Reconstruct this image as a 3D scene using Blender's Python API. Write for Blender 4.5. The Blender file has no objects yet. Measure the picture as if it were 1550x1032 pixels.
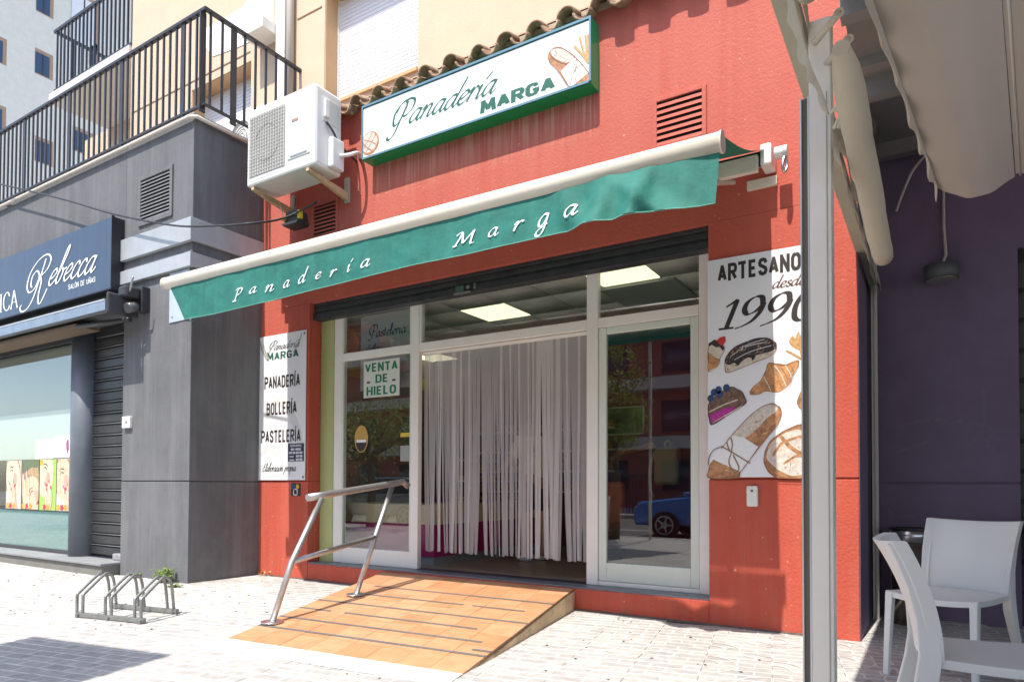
import bpy, bmesh, math, random
from math import pi, sin, cos, radians, atan2, hypot
from mathutils import Vector, Matrix
random.seed(7)
SC = bpy.context.scene
COL = SC.collection
# ---------------- camera ----------------
cam = bpy.data.cameras.new('camera')
co = bpy.data.objects.new('camera', cam); COL.objects.link(co)
YAW, PITCH, ROLL = radians(31.936), radians(1.2957), radians(0.223)
fw = Vector((-sin(YAW)*cos(PITCH), cos(YAW)*cos(PITCH), sin(PITCH)))
r0 = Vector((cos(YAW), sin(YAW), 0)); u0 = r0.cross(fw)
rr = r0*cos(ROLL)+u0*sin(ROLL); uu = u0*cos(ROLL)-r0*sin(ROLL)
M = Matrix((rr, uu, -fw)).transposed().to_4x4(); M.translation = (0, 0, 1.1)
co.matrix_world = M
cam.sensor_fit = 'HORIZONTAL'; cam.sensor_width = 36.0; cam.lens = 36.0*1026.31/1550
cam.shift_y = (711.39-516)/1550
cam.clip_start = 0.05; cam.clip_end = 400
SC.camera = co
# ---------------- sky and sun ----------------
world = bpy.data.worlds.new('World'); SC.world = world; world.use_nodes = True
wn = world.node_tree.nodes; wl = world.node_tree.links
bgn = wn['Background']
sky = wn.new('ShaderNodeTexSky'); sky.sky_type = 'NISHITA'; sky.sun_disc = False
SUN = Vector((-0.045, -1.0, 1.86)).normalized()
sky.sun_elevation = math.asin(SUN.z); sky.sun_rotation = atan2(SUN.x, SUN.y)
sky.air_density = 1.0; sky.dust_density = 1.5
wl.new(sky.outputs[0], bgn.inputs[0]); bgn.inputs[1].default_value = 0.15
sl = bpy.data.lights.new('sun', 'SUN'); sl.energy = 3.3; sl.angle = radians(0.5); sl.color = (1.0, 0.94, 0.85)
so = bpy.data.objects.new('sun', sl); COL.objects.link(so); so.location = (0, 0, 20)
so.rotation_euler = SUN.to_track_quat('Z', 'Y').to_euler()
vs = SC.view_settings
vs.view_transform = 'Standard'; vs.look = 'None'; vs.exposure = 1.1; vs.gamma = 1; vs.use_curve_mapping = False
SC.cycles.max_bounces = 8; SC.cycles.transparent_max_bounces = 24

# ---------------- materials ----------------
MC = {}
def mat(name, col, rough=0.7, metal=0.0, var=0.0, vscale=3.0, bump=0.0, bscale=60.0, streak=0.0, stcol=None,
        emit=0.0, alpha=None, trans=0.0, spots=0.0, spcol=None, spscale=2.0, spec=0.5, coat=0.0):
    if name in MC: return MC[name]
    m = bpy.data.materials.new(name); m.use_nodes = True; MC[name] = m
    n = m.node_tree.nodes; l = m.node_tree.links; b = n['Principled BSDF']
    b.inputs['Roughness'].default_value = rough; b.inputs['Metallic'].default_value = metal
    b.inputs['Specular IOR Level'].default_value = spec
    if coat: b.inputs['Coat Weight'].default_value = coat
    c4 = tuple(col)+(1,)
    geo = n.new('ShaderNodeNewGeometry'); src = None
    def noise(scale, detail=4, vec=None, rough=0.55):
        t = n.new('ShaderNodeTexNoise'); t.inputs['Scale'].default_value = scale; t.inputs['Detail'].default_value = detail
        t.inputs['Roughness'].default_value = rough
        l.new(vec or geo.outputs['Position'], t.inputs['Vector']); return t.outputs[0]
    def ramp(f, a, bb):
        r = n.new('ShaderNodeMapRange'); r.inputs[1].default_value = a; r.inputs[2].default_value = bb; l.new(f, r.inputs[0]); return r.outputs[0]
    def mixc(f, a, bcol, mode='MIX'):
        x = n.new('ShaderNodeMix'); x.data_type = 'RGBA'; x.blend_type = mode
        if isinstance(f, float): x.inputs[0].default_value = f
        else: l.new(f, x.inputs[0])
        for s, v in ((x.inputs[6], a), (x.inputs[7], bcol)):
            if isinstance(v, tuple): s.default_value = v
            else: l.new(v, s)
        return x.outputs[2]
    cur = c4
    if var:
        hi = tuple(min(1, c*(1+var)) for c in col)+(1,); lo = tuple(c*(1-var) for c in col)+(1,)
        cur = mixc(ramp(noise(vscale, 6, rough=0.65), 0.3, 0.7), lo, hi)
    if streak:
        mp = n.new('ShaderNodeMapping'); mp.inputs['Scale'].default_value = (9, 9, 0.5); l.new(geo.outputs['Position'], mp.inputs[0])
        f = ramp(noise(1.0, 6, mp.outputs[0], 0.7), 0.45, 0.8)
        mu = n.new('ShaderNodeMath'); mu.operation = 'MULTIPLY'; mu.inputs[1].default_value = streak; l.new(f, mu.inputs[0])
        cur = mixc(mu.outputs[0], cur, tuple(stcol or (0.1, 0.08, 0.07))+(1,))
    if spots:
        f = ramp(noise(spscale, 8, rough=0.75), 0.56, 0.66)
        mu = n.new('ShaderNodeMath'); mu.operation = 'MULTIPLY'; mu.inputs[1].default_value = spots; l.new(f, mu.inputs[0])
        cur = mixc(mu.outputs[0], cur, tuple(spcol or (0.1, 0.08, 0.07))+(1,))
    if isinstance(cur, tuple): b.inputs['Base Color'].default_value = cur
    else: l.new(cur, b.inputs['Base Color'])
    if bump:
        bp = n.new('ShaderNodeBump'); bp.inputs['Strength'].default_value = bump; bp.inputs['Distance'].default_value = 0.01
        l.new(noise(bscale, 5), bp.inputs['Height']); l.new(bp.outputs[0], b.inputs['Normal'])
    if emit:
        b.inputs['Emission Color'].default_value = c4; b.inputs['Emission Strength'].default_value = emit
    if trans:
        t = n.new('ShaderNodeBsdfTranslucent'); t.inputs[0].default_value = c4
        mx = n.new('ShaderNodeMixShader'); mx.inputs[0].default_value = trans
        l.new(b.outputs[0], mx.inputs[1]); l.new(t.outputs[0], mx.inputs[2]); l.new(mx.outputs[0], n['Material Output'].inputs[0])
    if alpha is not None: b.inputs['Alpha'].default_value = alpha
    return m
def mglass(name, tint=(0.93, 0.96, 0.95), ior=1.55, rough=0.0):
    if name in MC: return MC[name]
    m = bpy.data.materials.new(name); m.use_nodes = True; MC[name] = m
    n = m.node_tree.nodes; l = m.node_tree.links; n.remove(n['Principled BSDF'])
    t = n.new('ShaderNodeBsdfTransparent'); t.inputs[0].default_value = tint+(1,)
    g = n.new('ShaderNodeBsdfGlossy'); g.inputs['Roughness'].default_value = rough
    f = n.new('ShaderNodeFresnel'); gg = n.new('ShaderNodeNewGeometry'); mr = n.new('ShaderNodeMapRange'); mr.inputs[3].default_value = ior; mr.inputs[4].default_value = 1/ior; l.new(gg.outputs['Backfacing'], mr.inputs[0]); l.new(mr.outputs[0], f.inputs[0])
    x = n.new('ShaderNodeMixShader'); l.new(f.outputs[0], x.inputs[0]); l.new(t.outputs[0], x.inputs[1]); l.new(g.outputs[0], x.inputs[2])
    l.new(x.outputs[0], n['Material Output'].inputs[0]); return m

def wallred():
    m = mat('red stucco', (0.455, 0.078, 0.046), 0.9, var=0.07, vscale=2.2, bump=0.55, bscale=45, streak=0.3, stcol=(0.56, 0.20, 0.14), spots=.12, spcol=(.45,.08,.05), spscale=.9)
    n = m.node_tree.nodes; l = m.node_tree.links; b = n['Principled BSDF']
    src = b.inputs['Base Color'].links[0].from_socket
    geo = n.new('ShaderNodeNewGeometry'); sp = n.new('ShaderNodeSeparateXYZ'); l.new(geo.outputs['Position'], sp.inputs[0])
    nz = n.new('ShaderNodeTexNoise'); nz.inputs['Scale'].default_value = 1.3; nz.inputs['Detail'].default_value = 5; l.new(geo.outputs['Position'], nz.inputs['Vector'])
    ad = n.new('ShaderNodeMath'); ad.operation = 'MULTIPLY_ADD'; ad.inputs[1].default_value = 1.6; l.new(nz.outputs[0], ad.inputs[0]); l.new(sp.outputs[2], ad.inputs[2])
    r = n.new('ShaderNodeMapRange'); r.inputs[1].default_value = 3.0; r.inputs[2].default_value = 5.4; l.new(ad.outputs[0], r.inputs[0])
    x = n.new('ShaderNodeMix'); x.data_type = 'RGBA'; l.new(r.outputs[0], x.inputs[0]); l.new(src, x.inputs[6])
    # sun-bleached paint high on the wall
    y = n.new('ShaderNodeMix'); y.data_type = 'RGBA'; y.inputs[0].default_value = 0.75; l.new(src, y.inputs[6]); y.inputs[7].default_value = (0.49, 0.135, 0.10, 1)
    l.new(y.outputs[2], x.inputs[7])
    # rain drip stains that run down from the sign box and the vents, and splash dirt along the base
    def rng(s, a, c, lo=0.0, hi=1.0):
        q = n.new('ShaderNodeMapRange'); q.inputs[1].default_value = a; q.inputs[2].default_value = c; q.inputs[3].default_value = lo; q.inputs[4].default_value = hi; l.new(s, q.inputs[0]); return q.outputs[0]
    def mul(*ss):
        cur = ss[0]
        for s in ss[1:]:
            q = n.new('ShaderNodeMath'); q.operation = 'MULTIPLY'; l.new(cur, q.inputs[0])
            if isinstance(s, float): q.inputs[1].default_value = s
            else: l.new(s, q.inputs[1])
            cur = q.outputs[0]
        return cur
    def nzv(sc, d=4):
        mp = n.new('ShaderNodeMapping'); mp.inputs['Scale'].default_value = sc; l.new(geo.outputs['Position'], mp.inputs[0])
        t = n.new('ShaderNodeTexNoise'); t.inputs['Scale'].default_value = 1; t.inputs['Detail'].default_value = d; l.new(mp.outputs[0], t.inputs['Vector']); return t.outputs[0]
    X_, Z_ = sp.outputs[0], sp.outputs[2]
    drip = mul(rng(nzv((42, 1, 1.3)), .42, .62), rng(Z_, 4.15, 4.56), rng(Z_, 4.60, 4.61, 1.0, 0.0), rng(X_, -5.25, -5.15), rng(X_, -2.5, -2.45, 1.0, 0.0), .75)
    m1 = n.new('ShaderNodeMix'); m1.data_type = 'RGBA'; l.new(drip, m1.inputs[0]); l.new(x.outputs[2], m1.inputs[6]); m1.inputs[7].default_value = (0.62, 0.33, 0.22, 1)
    d2 = mul(rng(nzv((9, 1, .35)), .50, .66), rng(Z_, 3.3, 3.9), .35)
    m2 = n.new('ShaderNodeMix'); m2.data_type = 'RGBA'; l.new(d2, m2.inputs[0]); l.new(m1.outputs[2], m2.inputs[6]); m2.inputs[7].default_value = (0.44, 0.075, 0.045, 1)
    d3 = mul(rng(nzv((7, 7, 16), 8), .52, .68), rng(Z_, .0, .45, 1.0, 0.0), .5)
    m3 = n.new('ShaderNodeMix'); m3.data_type = 'RGBA'; l.new(d3, m3.inputs[0]); l.new(m2.outputs[2], m3.inputs[6]); m3.inputs[7].default_value = (0.30, 0.12, 0.08, 1)
    d4 = mul(rng(nzv((26, 26, 26), 8), .69, .73), .7)
    m4 = n.new('ShaderNodeMix'); m4.data_type = 'RGBA'; l.new(d4, m4.inputs[0]); l.new(m3.outputs[2], m4.inputs[6]); m4.inputs[7].default_value = (0.60, 0.34, 0.26, 1)
    l.new(m4.outputs[2], b.inputs['Base Color'])
    return m
def tilepattern():
    """pale street tiles: rows of small raised bars with paler joints, turned 11 degrees"""
    m = bpy.data.materials.new('paving'); m.use_nodes = True
    n = m.node_tree.nodes; l = m.node_tree.links; b = n['Principled BSDF']; b.inputs['Roughness'].default_value = 0.85
    geo = n.new('ShaderNodeNewGeometry')
    mp = n.new('ShaderNodeMapping'); mp.vector_type = 'POINT'; mp.inputs['Rotation'].default_value = (0, 0, -PAVE); l.new(geo.outputs['Position'], mp.inputs[0])
    br = n.new('ShaderNodeTexBrick'); br.inputs['Scale'].default_value = 1.0
    br.inputs['Brick Width'].default_value = 0.2; br.inputs['Row Height'].default_value = 0.1; br.inputs['Mortar Size'].default_value = 0.009
    br.inputs['Mortar Smooth'].default_value = 0.4; br.inputs['Bias'].default_value = 0
    br.inputs['Color1'].default_value = (0.37, 0.355, 0.34, 1); br.inputs['Color2'].default_value = (0.44, 0.425, 0.40, 1); br.inputs['Mortar'].default_value = (0.62, 0.61, 0.59, 1)
    l.new(mp.outputs[0], br.inputs['Vector'])
    def nz(s, d=6):
        t = n.new('ShaderNodeTexNoise'); t.inputs['Scale'].default_value = s; t.inputs['Detail'].default_value = d; l.new(geo.outputs['Position'], t.inputs['Vector']); return t.outputs[0]
    def mr(f, a, c, lo=0.0, hi=1.0):
        r = n.new('ShaderNodeMapRange'); r.inputs[1].default_value = a; r.inputs[2].default_value = c; r.inputs[3].default_value = lo; r.inputs[4].default_value = hi; l.new(f, r.inputs[0]); return r.outputs[0]
    def mul(a, f):
        x = n.new('ShaderNodeMix'); x.data_type = 'RGBA'; x.blend_type = 'MULTIPLY'; x.inputs[0].default_value = 1; l.new(a, x.inputs[6]); l.new(f, x.inputs[7]); return x.outputs[2]
    c = mul(br.outputs[0], mr(nz(1.1), 0.3, 0.7, 0.85, 1.1))
    c = mul(c, mr(nz(14), 0.3, 0.7, 0.8, 1.12))
    x = n.new('ShaderNodeMix'); x.data_type = 'RGBA'; l.new(mr(nz(7, 10), 0.64, 0.72, 0, 0.6), x.inputs[0]); l.new(c, x.inputs[6]); x.inputs[7].default_value = (0.16, 0.14, 0.12, 1)
    l.new(x.outputs[2], b.inputs['Base Color'])
    bp = n.new('ShaderNodeBump'); bp.inputs['Strength'].default_value = 0.5; bp.inputs['Distance'].default_value = 0.006
    a = n.new('ShaderNodeMath'); a.operation = 'MULTIPLY_ADD'; a.inputs[1].default_value = 0.35; l.new(nz(70), a.inputs[0])
    l.new(mr(br.outputs['Fac'], 0, 1, 1, 0), a.inputs[2]); l.new(a.outputs[0], bp.inputs['Height']); l.new(bp.outputs[0], b.inputs['Normal'])
    return m
PAVE = radians(11)

# ---------------- mesh helpers ----------------
def BM(): return bmesh.new()
def box(bm, x0, x1, y0, y1, z0, z1, M=None, mi=0):
    vs_ = [bm.verts.new(p) for p in ((x0,y0,z0),(x1,y0,z0),(x1,y1,z0),(x0,y1,z0),(x0,y0,z1),(x1,y0,z1),(x1,y1,z1),(x0,y1,z1))]
    if M is not None:
        for v in vs_: v.co = M @ v.co
    for f in ((0,3,2,1),(4,5,6,7),(0,1,5,4),(1,2,6,5),(2,3,7,6),(3,0,4,7)):
        fc = bm.faces.new([vs_[i] for i in f]); fc.material_index = mi
    return vs_
def tube(bm, pts, r, seg=10, closed=False, cap=True, smooth=True):
    """tube along points; r number or list"""
    pts = [Vector(p) for p in pts]; n = len(pts); rings = []
    rs = r if isinstance(r, (list, tuple)) else [r]*n
    prev = None
    for i, p in enumerate(pts):
        if closed: t = (pts[(i+1) % n]-pts[i-1])
        else: t = (pts[min(i+1, n-1)]-pts[max(i-1, 0)])
        t.normalize()
        a = prev if prev is not None else (Vector((0, 0, 1)) if abs(t.z) < 0.9 else Vector((1, 0, 0)))
        a = (a - t*a.dot(t)).normalized(); prev = a; b = t.cross(a)
        rings.append([bm.verts.new(p+(a*cos(2*pi*k/seg)+b*sin(2*pi*k/seg))*rs[i]) for k in range(seg)])
    rng = range(n if closed else n-1)
    for i in rng:
        A = rings[i]; B = rings[(i+1) % n]
        for k in range(seg):
            f = bm.faces.new((A[k], A[(k+1) % seg], B[(k+1) % seg], B[k])); f.smooth = smooth
    if cap and not closed:
        bm.faces.new(list(reversed(rings[0]))); bm.faces.new(rings[-1])
def spline(pts, sub=6):
    P = [Vector(p) for p in pts]; out = []
    for i in range(len(P)-1):
        a = P[max(i-1, 0)]; b = P[i]; c = P[i+1]; d = P[min(i+2, len(P)-1)]
        for k in range(sub):
            t = k/sub
            out.append(0.5*((2*b)+(c-a)*t+(2*a-5*b+4*c-d)*t*t+(3*b-a-3*c+d)*t**3))
    out.append(P[-1]); return out
def obj(name, bm, m, parent=None, loc=None, bevel=0, smooth=False, seg=2):
    me = bpy.data.meshes.new(name)
    bmesh.ops.recalc_face_normals(bm, faces=bm.faces[:])
    bm.to_mesh(me); bm.free()
    for x in (m if isinstance(m, (list, tuple)) else [m]): me.materials.append(x)
    return link(name, me, parent, loc, bevel, smooth, seg)
def link(name, me, parent=None, loc=None, bevel=0, smooth=False, seg=2):
    o = bpy.data.objects.new(name, me); COL.objects.link(o)
    if smooth:
        for p in me.polygons: p.use_smooth = True
    if parent: o.parent = parent
    if loc: o.location = loc
    if bevel:
        md = o.modifiers.new('bevel', 'BEVEL'); md.width = bevel; md.segments = seg; md.limit_method = 'ANGLE'; md.angle_limit = radians(40)
    return o
def tag(o, label=None, cat=None, group=None, kind=None):
    if label: o['label'] = label
    if cat: o['category'] = cat
    if group: o['group'] = group
    if kind: o['kind'] = kind
    return o
def thing(name, label, cat, group=None, loc=(0, 0, 0), rz=0):
    o = bpy.data.objects.new(name, None); COL.objects.link(o); o.location = loc; o.rotation_euler = (0, 0, rz)
    o.empty_display_size = 0.1
    return tag(o, label, cat, group)
def bx(name, x0, x1, y0, y1, z0, z1, m, parent=None, bevel=0):
    b = BM(); box(b, x0, x1, y0, y1, z0, z1); return obj(name, b, m, parent, bevel=bevel)
def tb(name, pts, r, m, parent=None, seg=10, **k):
    b = BM(); tube(b, pts, r, seg, **k); return obj(name, b, m, parent)
def copytree(o, parent=None):
    c = o.copy(); COL.objects.link(c); c.parent = parent
    for ch in o.children: copytree(ch, c)
    return c
def prism(bm, pts2, y0, y1, axis='Y'):
    """outline (x,z) extruded along y"""
    def P(p, d): return (p[0], d, p[1]) if axis == 'Y' else ((d, p[0], p[1]) if axis == 'X' else (p[0], p[1], d))
    A = [bm.verts.new(P(p, y0)) for p in pts2]; B = [bm.verts.new(P(p, y1)) for p in pts2]
    bm.faces.new(A); bm.faces.new(list(reversed(B)))
    n = len(pts2)
    for i in range(n): bm.faces.new((A[i], B[i], B[(i+1) % n], A[(i+1) % n]))

# ---------------- lettering ----------------
def nibstroke(bm, pts, wmin, wmax, nib, z, sub=7):
    P = spline([(p[0], p[1], 0) for p in pts], sub) if len(pts) > 2 else [Vector((p[0], p[1], 0)).lerp(Vector((pts[1][0], pts[1][1], 0)), 0) for p in pts]
    n = len(P); prev = None
    for i, p in enumerate(P):
        t = P[min(i+1, n-1)]-P[max(i-1, 0)]
        th = atan2(t.y, t.x); w = 0.5*(wmin+(wmax-wmin)*abs(sin(th-nib)))
        if i in (0, n-1): w *= 0.75
        nn = Vector((-sin(th), cos(th), 0))*w
        zi = z+i*.0006
        cur = (bm.verts.new((p.x+nn.x, p.y+nn.y, zi)), bm.verts.new((p.x-nn.x, p.y-nn.y, zi)))
        if prev: bm.faces.new((prev[0], prev[1], cur[1], cur[0]))
        prev = cur
BOWL = [(.8, .86), (.6, 1.0), (.34, .94), (.1, .62), (.06, .25), (.22, .0), (.46, .1), (.68, .42), (.8, .86)]
G = {
 'a': (1.05, [BOWL, [(.84, 1.02), (.74, .45), (.74, .12), (.88, .02), (1.12, .3)]]),
 'n': (1.05, [[(-.04, .7), (.12, 1.0), (.2, .9), (.14, .5), (.08, 0)], [(.12, .35), (.34, .84), (.58, 1.0), (.72, .84), (.66, .4), (.68, .08), (.8, .02), (1.05, .3)]]),
 'd': (1.1, [BOWL, [(1.06, 2.15), (.9, 1.3), (.76, .45), (.76, .12), (.9, .02), (1.12, .3)]]),
 'e': (.82, [[(.08, .42), (.4, .5), (.66, .74), (.58, .98), (.34, .96), (.1, .62), (.08, .24), (.28, .0), (.55, .08), (.86, .38)]]),
 'r': (.72, [[(-.04, .7), (.14, 1.0), (.2, .9), (.14, .5), (.08, 0)], [(.12, .4), (.28, .82), (.46, 1.02), (.64, .9)]]),
 'i': (.5, [[(-.04, .7), (.16, 1.0), (.12, .5), (.12, .1), (.24, .02), (.5, .3)]]),
 'í': (.5, [[(-.04, .7), (.16, 1.0), (.12, .5), (.12, .1), (.24, .02), (.5, .3)], [(.3, 1.3), (.42, 1.5), (.6, 1.78)]]),
 'g': (1.05, [BOWL, [(.84, 1.02), (.76, .3), (.66, -.5), (.4, -.82), (.08, -.76), (.02, -.48), (.3, -.22), (.95, .15)]]),
 'c': (.74, [[(.64, .78), (.56, .98), (.32, .96), (.1, .64), (.06, .26), (.24, .0), (.5, .06), (.78, .36)]]),
 'b': (.9, [[(.0, .3), (.3, 1.1), (.5, 1.9), (.46, 2.3), (.3, 2.1), (.16, 1.2), (.08, .3), (.22, .0), (.48, .12), (.62, .6), (.48, .9), (.62, .8), (.92, .88)]]),
 'l': (.5, [[(.0, .3), (.28, 1.1), (.46, 1.9), (.4, 2.25), (.26, 2.0), (.14, 1.1), (.1, .25), (.22, .02), (.5, .3)]]),
 'o': (.92, [[(.46, 1.0), (.2, .88), (.06, .5), (.14, .08), (.4, .0), (.66, .2), (.74, .62), (.62, .94), (.46, 1.0)], [(.6, .95), (.78, .84), (.98, .86)]]),
 'ó': (.92, [[(.46, 1.0), (.2, .88), (.06, .5), (.14, .08), (.4, .0), (.66, .2), (.74, .62), (.62, .94), (.46, 1.0)], [(.5, 1.3), (.66, 1.7)]]),
 'p': (1.0, [[(-.02, .7), (.16, 1.0), (.14, .5), (-.02, -.9)], [(.1, .5), (.34, .92), (.6, .98), (.76, .7), (.66, .2), (.4, .02), (.14, .12)]]),
 's': (.7, [[(.6, .84), (.44, 1.0), (.2, .9), (.2, .68), (.5, .4), (.54, .14), (.34, 0), (.02, .12)]]),
 't': (.6, [[(.3, 1.6), (.2, .9), (.1, .25), (.2, .02), (.5, .26)], [(-.02, 1.0), (.5, 1.02)]]),
 'P': (1.5, [[(.95, 2.3), (.8, 1.6), (.62, .8), (.4, -.1), (.12, -.5), (-.2, -.5), (-.26, -.26)], [(-.1, 1.0), (-.1, 1.7), (.4, 2.3), (1.1, 2.45), (1.6, 2.2), (1.6, 1.6), (1.2, 1.15), (.8, 1.1)], [(-.1, 1.0), (.1, .55), (.5, .7), (.8, 1.4), (.9, 2.0), (.7, 2.4), (.25, 2.2), (.0, 1.6)]]),
 'Q': (1.4, [[(.1, 1.75), (.3, 2.0), (.62, 2.02)], [(.5, 2.0), (.4, 1.1), (.28, 0)], [(.05, .02), (.28, .0), (.6, .05)], [(.5, 2.0), (.95, 2.0), (1.18, 1.7), (1.05, 1.2), (.7, .98), (.4, 1.0)]]),
 'R': (1.9, [[(1.15, 2.75), (1.0, 1.9), (.75, .8), (.45, -.3), (.0, -1.0), (-.6, -1.15), (-.95, -.8), (-.8, -.55)], [(.1, .7), (-.1, .9), (-.1, 1.6), (.35, 1.95), (.75, 1.4), (.4, .5), (-.2, .35), (-.55, 1.0), (-.4, 2.0), (.3, 2.8), (1.2, 3.05), (1.75, 2.6), (1.6, 1.9), (1.1, 1.5), (.8, 1.45)], [(.85, 1.45), (1.1, .9), (1.05, .0), (1.2, -.75), (1.5, -.8), (1.95, .2)]]),
 'M': (1.95, [[(-.1, 1.5), (.08, 1.82), (.4, 1.9)], [(.4, 1.9), (.3, 1.0), (.08, .0)], [(-.12, .0), (.05, -.02), (.28, .03)], [(.4, 1.9), (.58, 1.1), (.76, .2)], [(.76, .2), (1.1, 1.0), (1.5, 1.9)], [(1.5, 1.9), (1.46, 1.0), (1.5, .12), (1.64, -.02), (1.85, .12)]]),
 'E': (1.3, [[(1.1, 1.7), (.8, 1.95), (.4, 1.8), (.4, 1.3), (.8, 1.1), (.3, 1.0), (.05, .5), (.3, .02), (.8, .05), (1.15, .4)]]),
 '1': (1.0, [[(.1, 1.55), (.36, 1.75), (.6, 2.0)], [(.6, 2.0), (.56, 1.0), (.52, .02)], [(.12, .0), (.5, .0), (.92, .0)]]),
 '9': (1.35, [[(1.08, 1.4), (.9, 1.92), (.55, 2.0), (.22, 1.7), (.18, 1.2), (.42, .85), (.76, .95), (1.0, 1.25), (1.1, 1.5), (1.06, .9), (.8, .35), (.4, .05), (.0, -.1)]]),
 '0': (1.35, [[(.65, 2.0), (.3, 1.75), (.14, 1.0), (.3, .22), (.65, .0), (.98, .3), (1.12, 1.0), (.98, 1.72), (.65, 2.0)]]),
 'I': (.8, [[(.4, 2.0), (.4, 1.0), (.4, 0)], [(.12, 2.0), (.4, 2.0), (.68, 2.0)], [(.12, 0), (.4, 0), (.68, 0)]]),
 'C': (1.5, [[(1.3, 1.5), (1.1, 1.9), (.75, 2.0), (.3, 1.65), (.15, 1.0), (.3, .35), (.75, 0), (1.15, .12), (1.35, .5)]]),
 'A': (1.5, [[(.7, 2.0), (.4, 1.0), (.1, 0)], [(.7, 2.0), (1.0, 1.0), (1.35, 0)], [(.35, .7), (.7, .7), (1.1, .7)], [(-.08, 0), (.28, 0)], [(1.1, 0), (1.55, 0)]]),
 'B': (1.3, [[(.45, 2.0), (.3, 1.0), (.2, 0)], [(.1, 1.8), (.6, 2.05), (1.1, 1.8), (1.0, 1.25), (.4, 1.05)], [(.4, 1.05), (1.05, .95), (1.15, .35), (.7, .0), (.05, .05)]]),
 ' ': (.8, []),
}
def script_bm(text, shear=.35, wmin=.03, wmax=.16, nib=radians(30), gap=0.0):
    bm = BM(); x = 0; z = 0
    for ch in text:
        adv, st = G[ch]
        for s in st:
            nibstroke(bm, [(x+p[0]+shear*p[1], p[1]) for p in s], wmin, wmax, nib, z); z += 0.004
        x += adv+gap
    return bm
_C = [(1, 1.5), (.8, 1.93), (.5, 2), (.2, 1.93), (0, 1.55), (0, .45), (.2, .07), (.5, 0), (.8, .07), (1, .5)]
_O = [(.5, 2), (.2, 1.93), (0, 1.55), (0, .45), (.2, .07), (.5, 0), (.8, .07), (1, .45), (1, 1.55), (.8, 1.93), (.5, 2)]
_P = [[(0, 0), (0, 2)], [(0, 2), (.65, 2), (.9, 1.9), (1, 1.65), (1, 1.35), (.9, 1.08), (.65, .98), (0, .98)]]
SG = {'P': (1, _P), 'R': (1, _P+[[(.5, .98), (1, 0)]]), 'A': (1.05, [[(0, 0), (.52, 2), (1.04, 0)], [(.2, .55), (.84, .55)]]), 'N': (1, [[(0, 0), (0, 2)], [(0, 2), (1, 0)], [(1, 0), (1, 2)]]),
 'Ñ': (1, [[(0, 0), (0, 2)], [(0, 2), (1, 0)], [(1, 0), (1, 2)], [(.15, 2.4), (.4, 2.55), (.6, 2.4), (.85, 2.55)]]), 'D': (1, [[(0, 0), (0, 2)], [(0, 2), (.6, 2), (.9, 1.85), (1, 1.5), (1, .5), (.9, .15), (.6, 0), (0, 0)]]),
 'E': (.85, [[(0, 0), (0, 2)], [(0, 2), (.85, 2)], [(0, 1.02), (.75, 1.02)], [(0, 0), (.85, 0)]]), 'I': (0, [[(0, 0), (0, 2)]]), 'Í': (0, [[(0, 0), (0, 2)], [(-.05, 2.4), (.22, 2.7)]]),
 'B': (1, [[(0, 0), (0, 2)], [(0, 2), (.6, 2), (.88, 1.85), (.9, 1.25), (.6, 1.04), (0, 1.04)], [(.6, 1.04), (.98, .85), (1, .25), (.7, 0), (0, 0)]]), 'O': (1, [_O]), 'Ó': (1, [_O, [(.4, 2.4), (.65, 2.7)]]),
 'L': (.8, [[(0, 2), (0, 0)], [(0, 0), (.8, 0)]]), 'S': (1, [[(1, 1.5), (.85, 1.9), (.5, 2), (.15, 1.9), (0, 1.55), (.08, 1.25), (.9, .78), (1, .45), (.85, .1), (.5, 0), (.15, .1), (0, .5)]]), 'T': (1, [[(0, 2), (1, 2)], [(.5, 2), (.5, 0)]]),
 'M': (1.35, [[(0, 0), (.12, 2)], [(.12, 2), (.68, .45)], [(.68, .45), (1.24, 2)], [(1.24, 2), (1.36, 0)]]), 'G': (1.05, [_C+[(1, .9)], [(1, .9), (.55, .9)]]), 'C': (1, [_C]), 'V': (1.05, [[(0, 2), (.52, 0), (1.04, 2)]]),
 'H': (1, [[(0, 0), (0, 2)], [(1, 0), (1, 2)], [(0, 1), (1, 1)]]), 'U': (1, [[(0, 2), (0, .5), (.2, .08), (.5, 0), (.8, .08), (1, .5), (1, 2)]]), ' ': (.5, [])}
def sans_bm(text, pen=.3, gap=None):
    """block capitals drawn with a flat pen"""
    bm = BM(); x = 0; z = 0; g = gap if gap is not None else pen+.22
    for ch in text:
        adv, st = SG[ch]
        for s in st:
            for k in range(len(s)-1):
                a = Vector((x+s[k][0], s[k][1])); c = Vector((x+s[k+1][0], s[k+1][1])); d = (c-a).normalized(); n = Vector((-d.y, d.x))*pen*.5
                e0 = pen*(.5 if k == 0 and abs(d.y) < .1 else (.18 if k else 0)); e1 = pen*(.18 if k < len(s)-2 else (.5 if abs(d.y) < .1 and len(s) == 2 and 0 else 0))
                if abs(d.y) > .9 and len(s) == 2: e0 = e1 = pen*.5
                a = a-d*e0; c = c+d*e1
                bm.faces.new([bm.verts.new((p.x, p.y, z)) for p in (a-n, c-n, c+n, a+n)]); z += .0012
        x += adv+g
    return bm
def fit(bm, x0, x1, z0, z1, y, shear=0.0, lift=0.0):
    """fit flat lettering into the wall rectangle at depth y, facing -Y"""
    xs = [v.co.x for v in bm.verts]; ys = [v.co.y for v in bm.verts]
    a, b, c, d = min(xs), max(xs), min(ys), max(ys)
    for v in bm.verts:
        u = (v.co.x-a)/(b-a); w = (v.co.y-c)/(d-c)
        v.co = Vector((x0+(x1-x0)*u+shear*(w-.5), y-v.co.z*0.02-lift, z0+(z1-z0)*w))
    return bm
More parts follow.
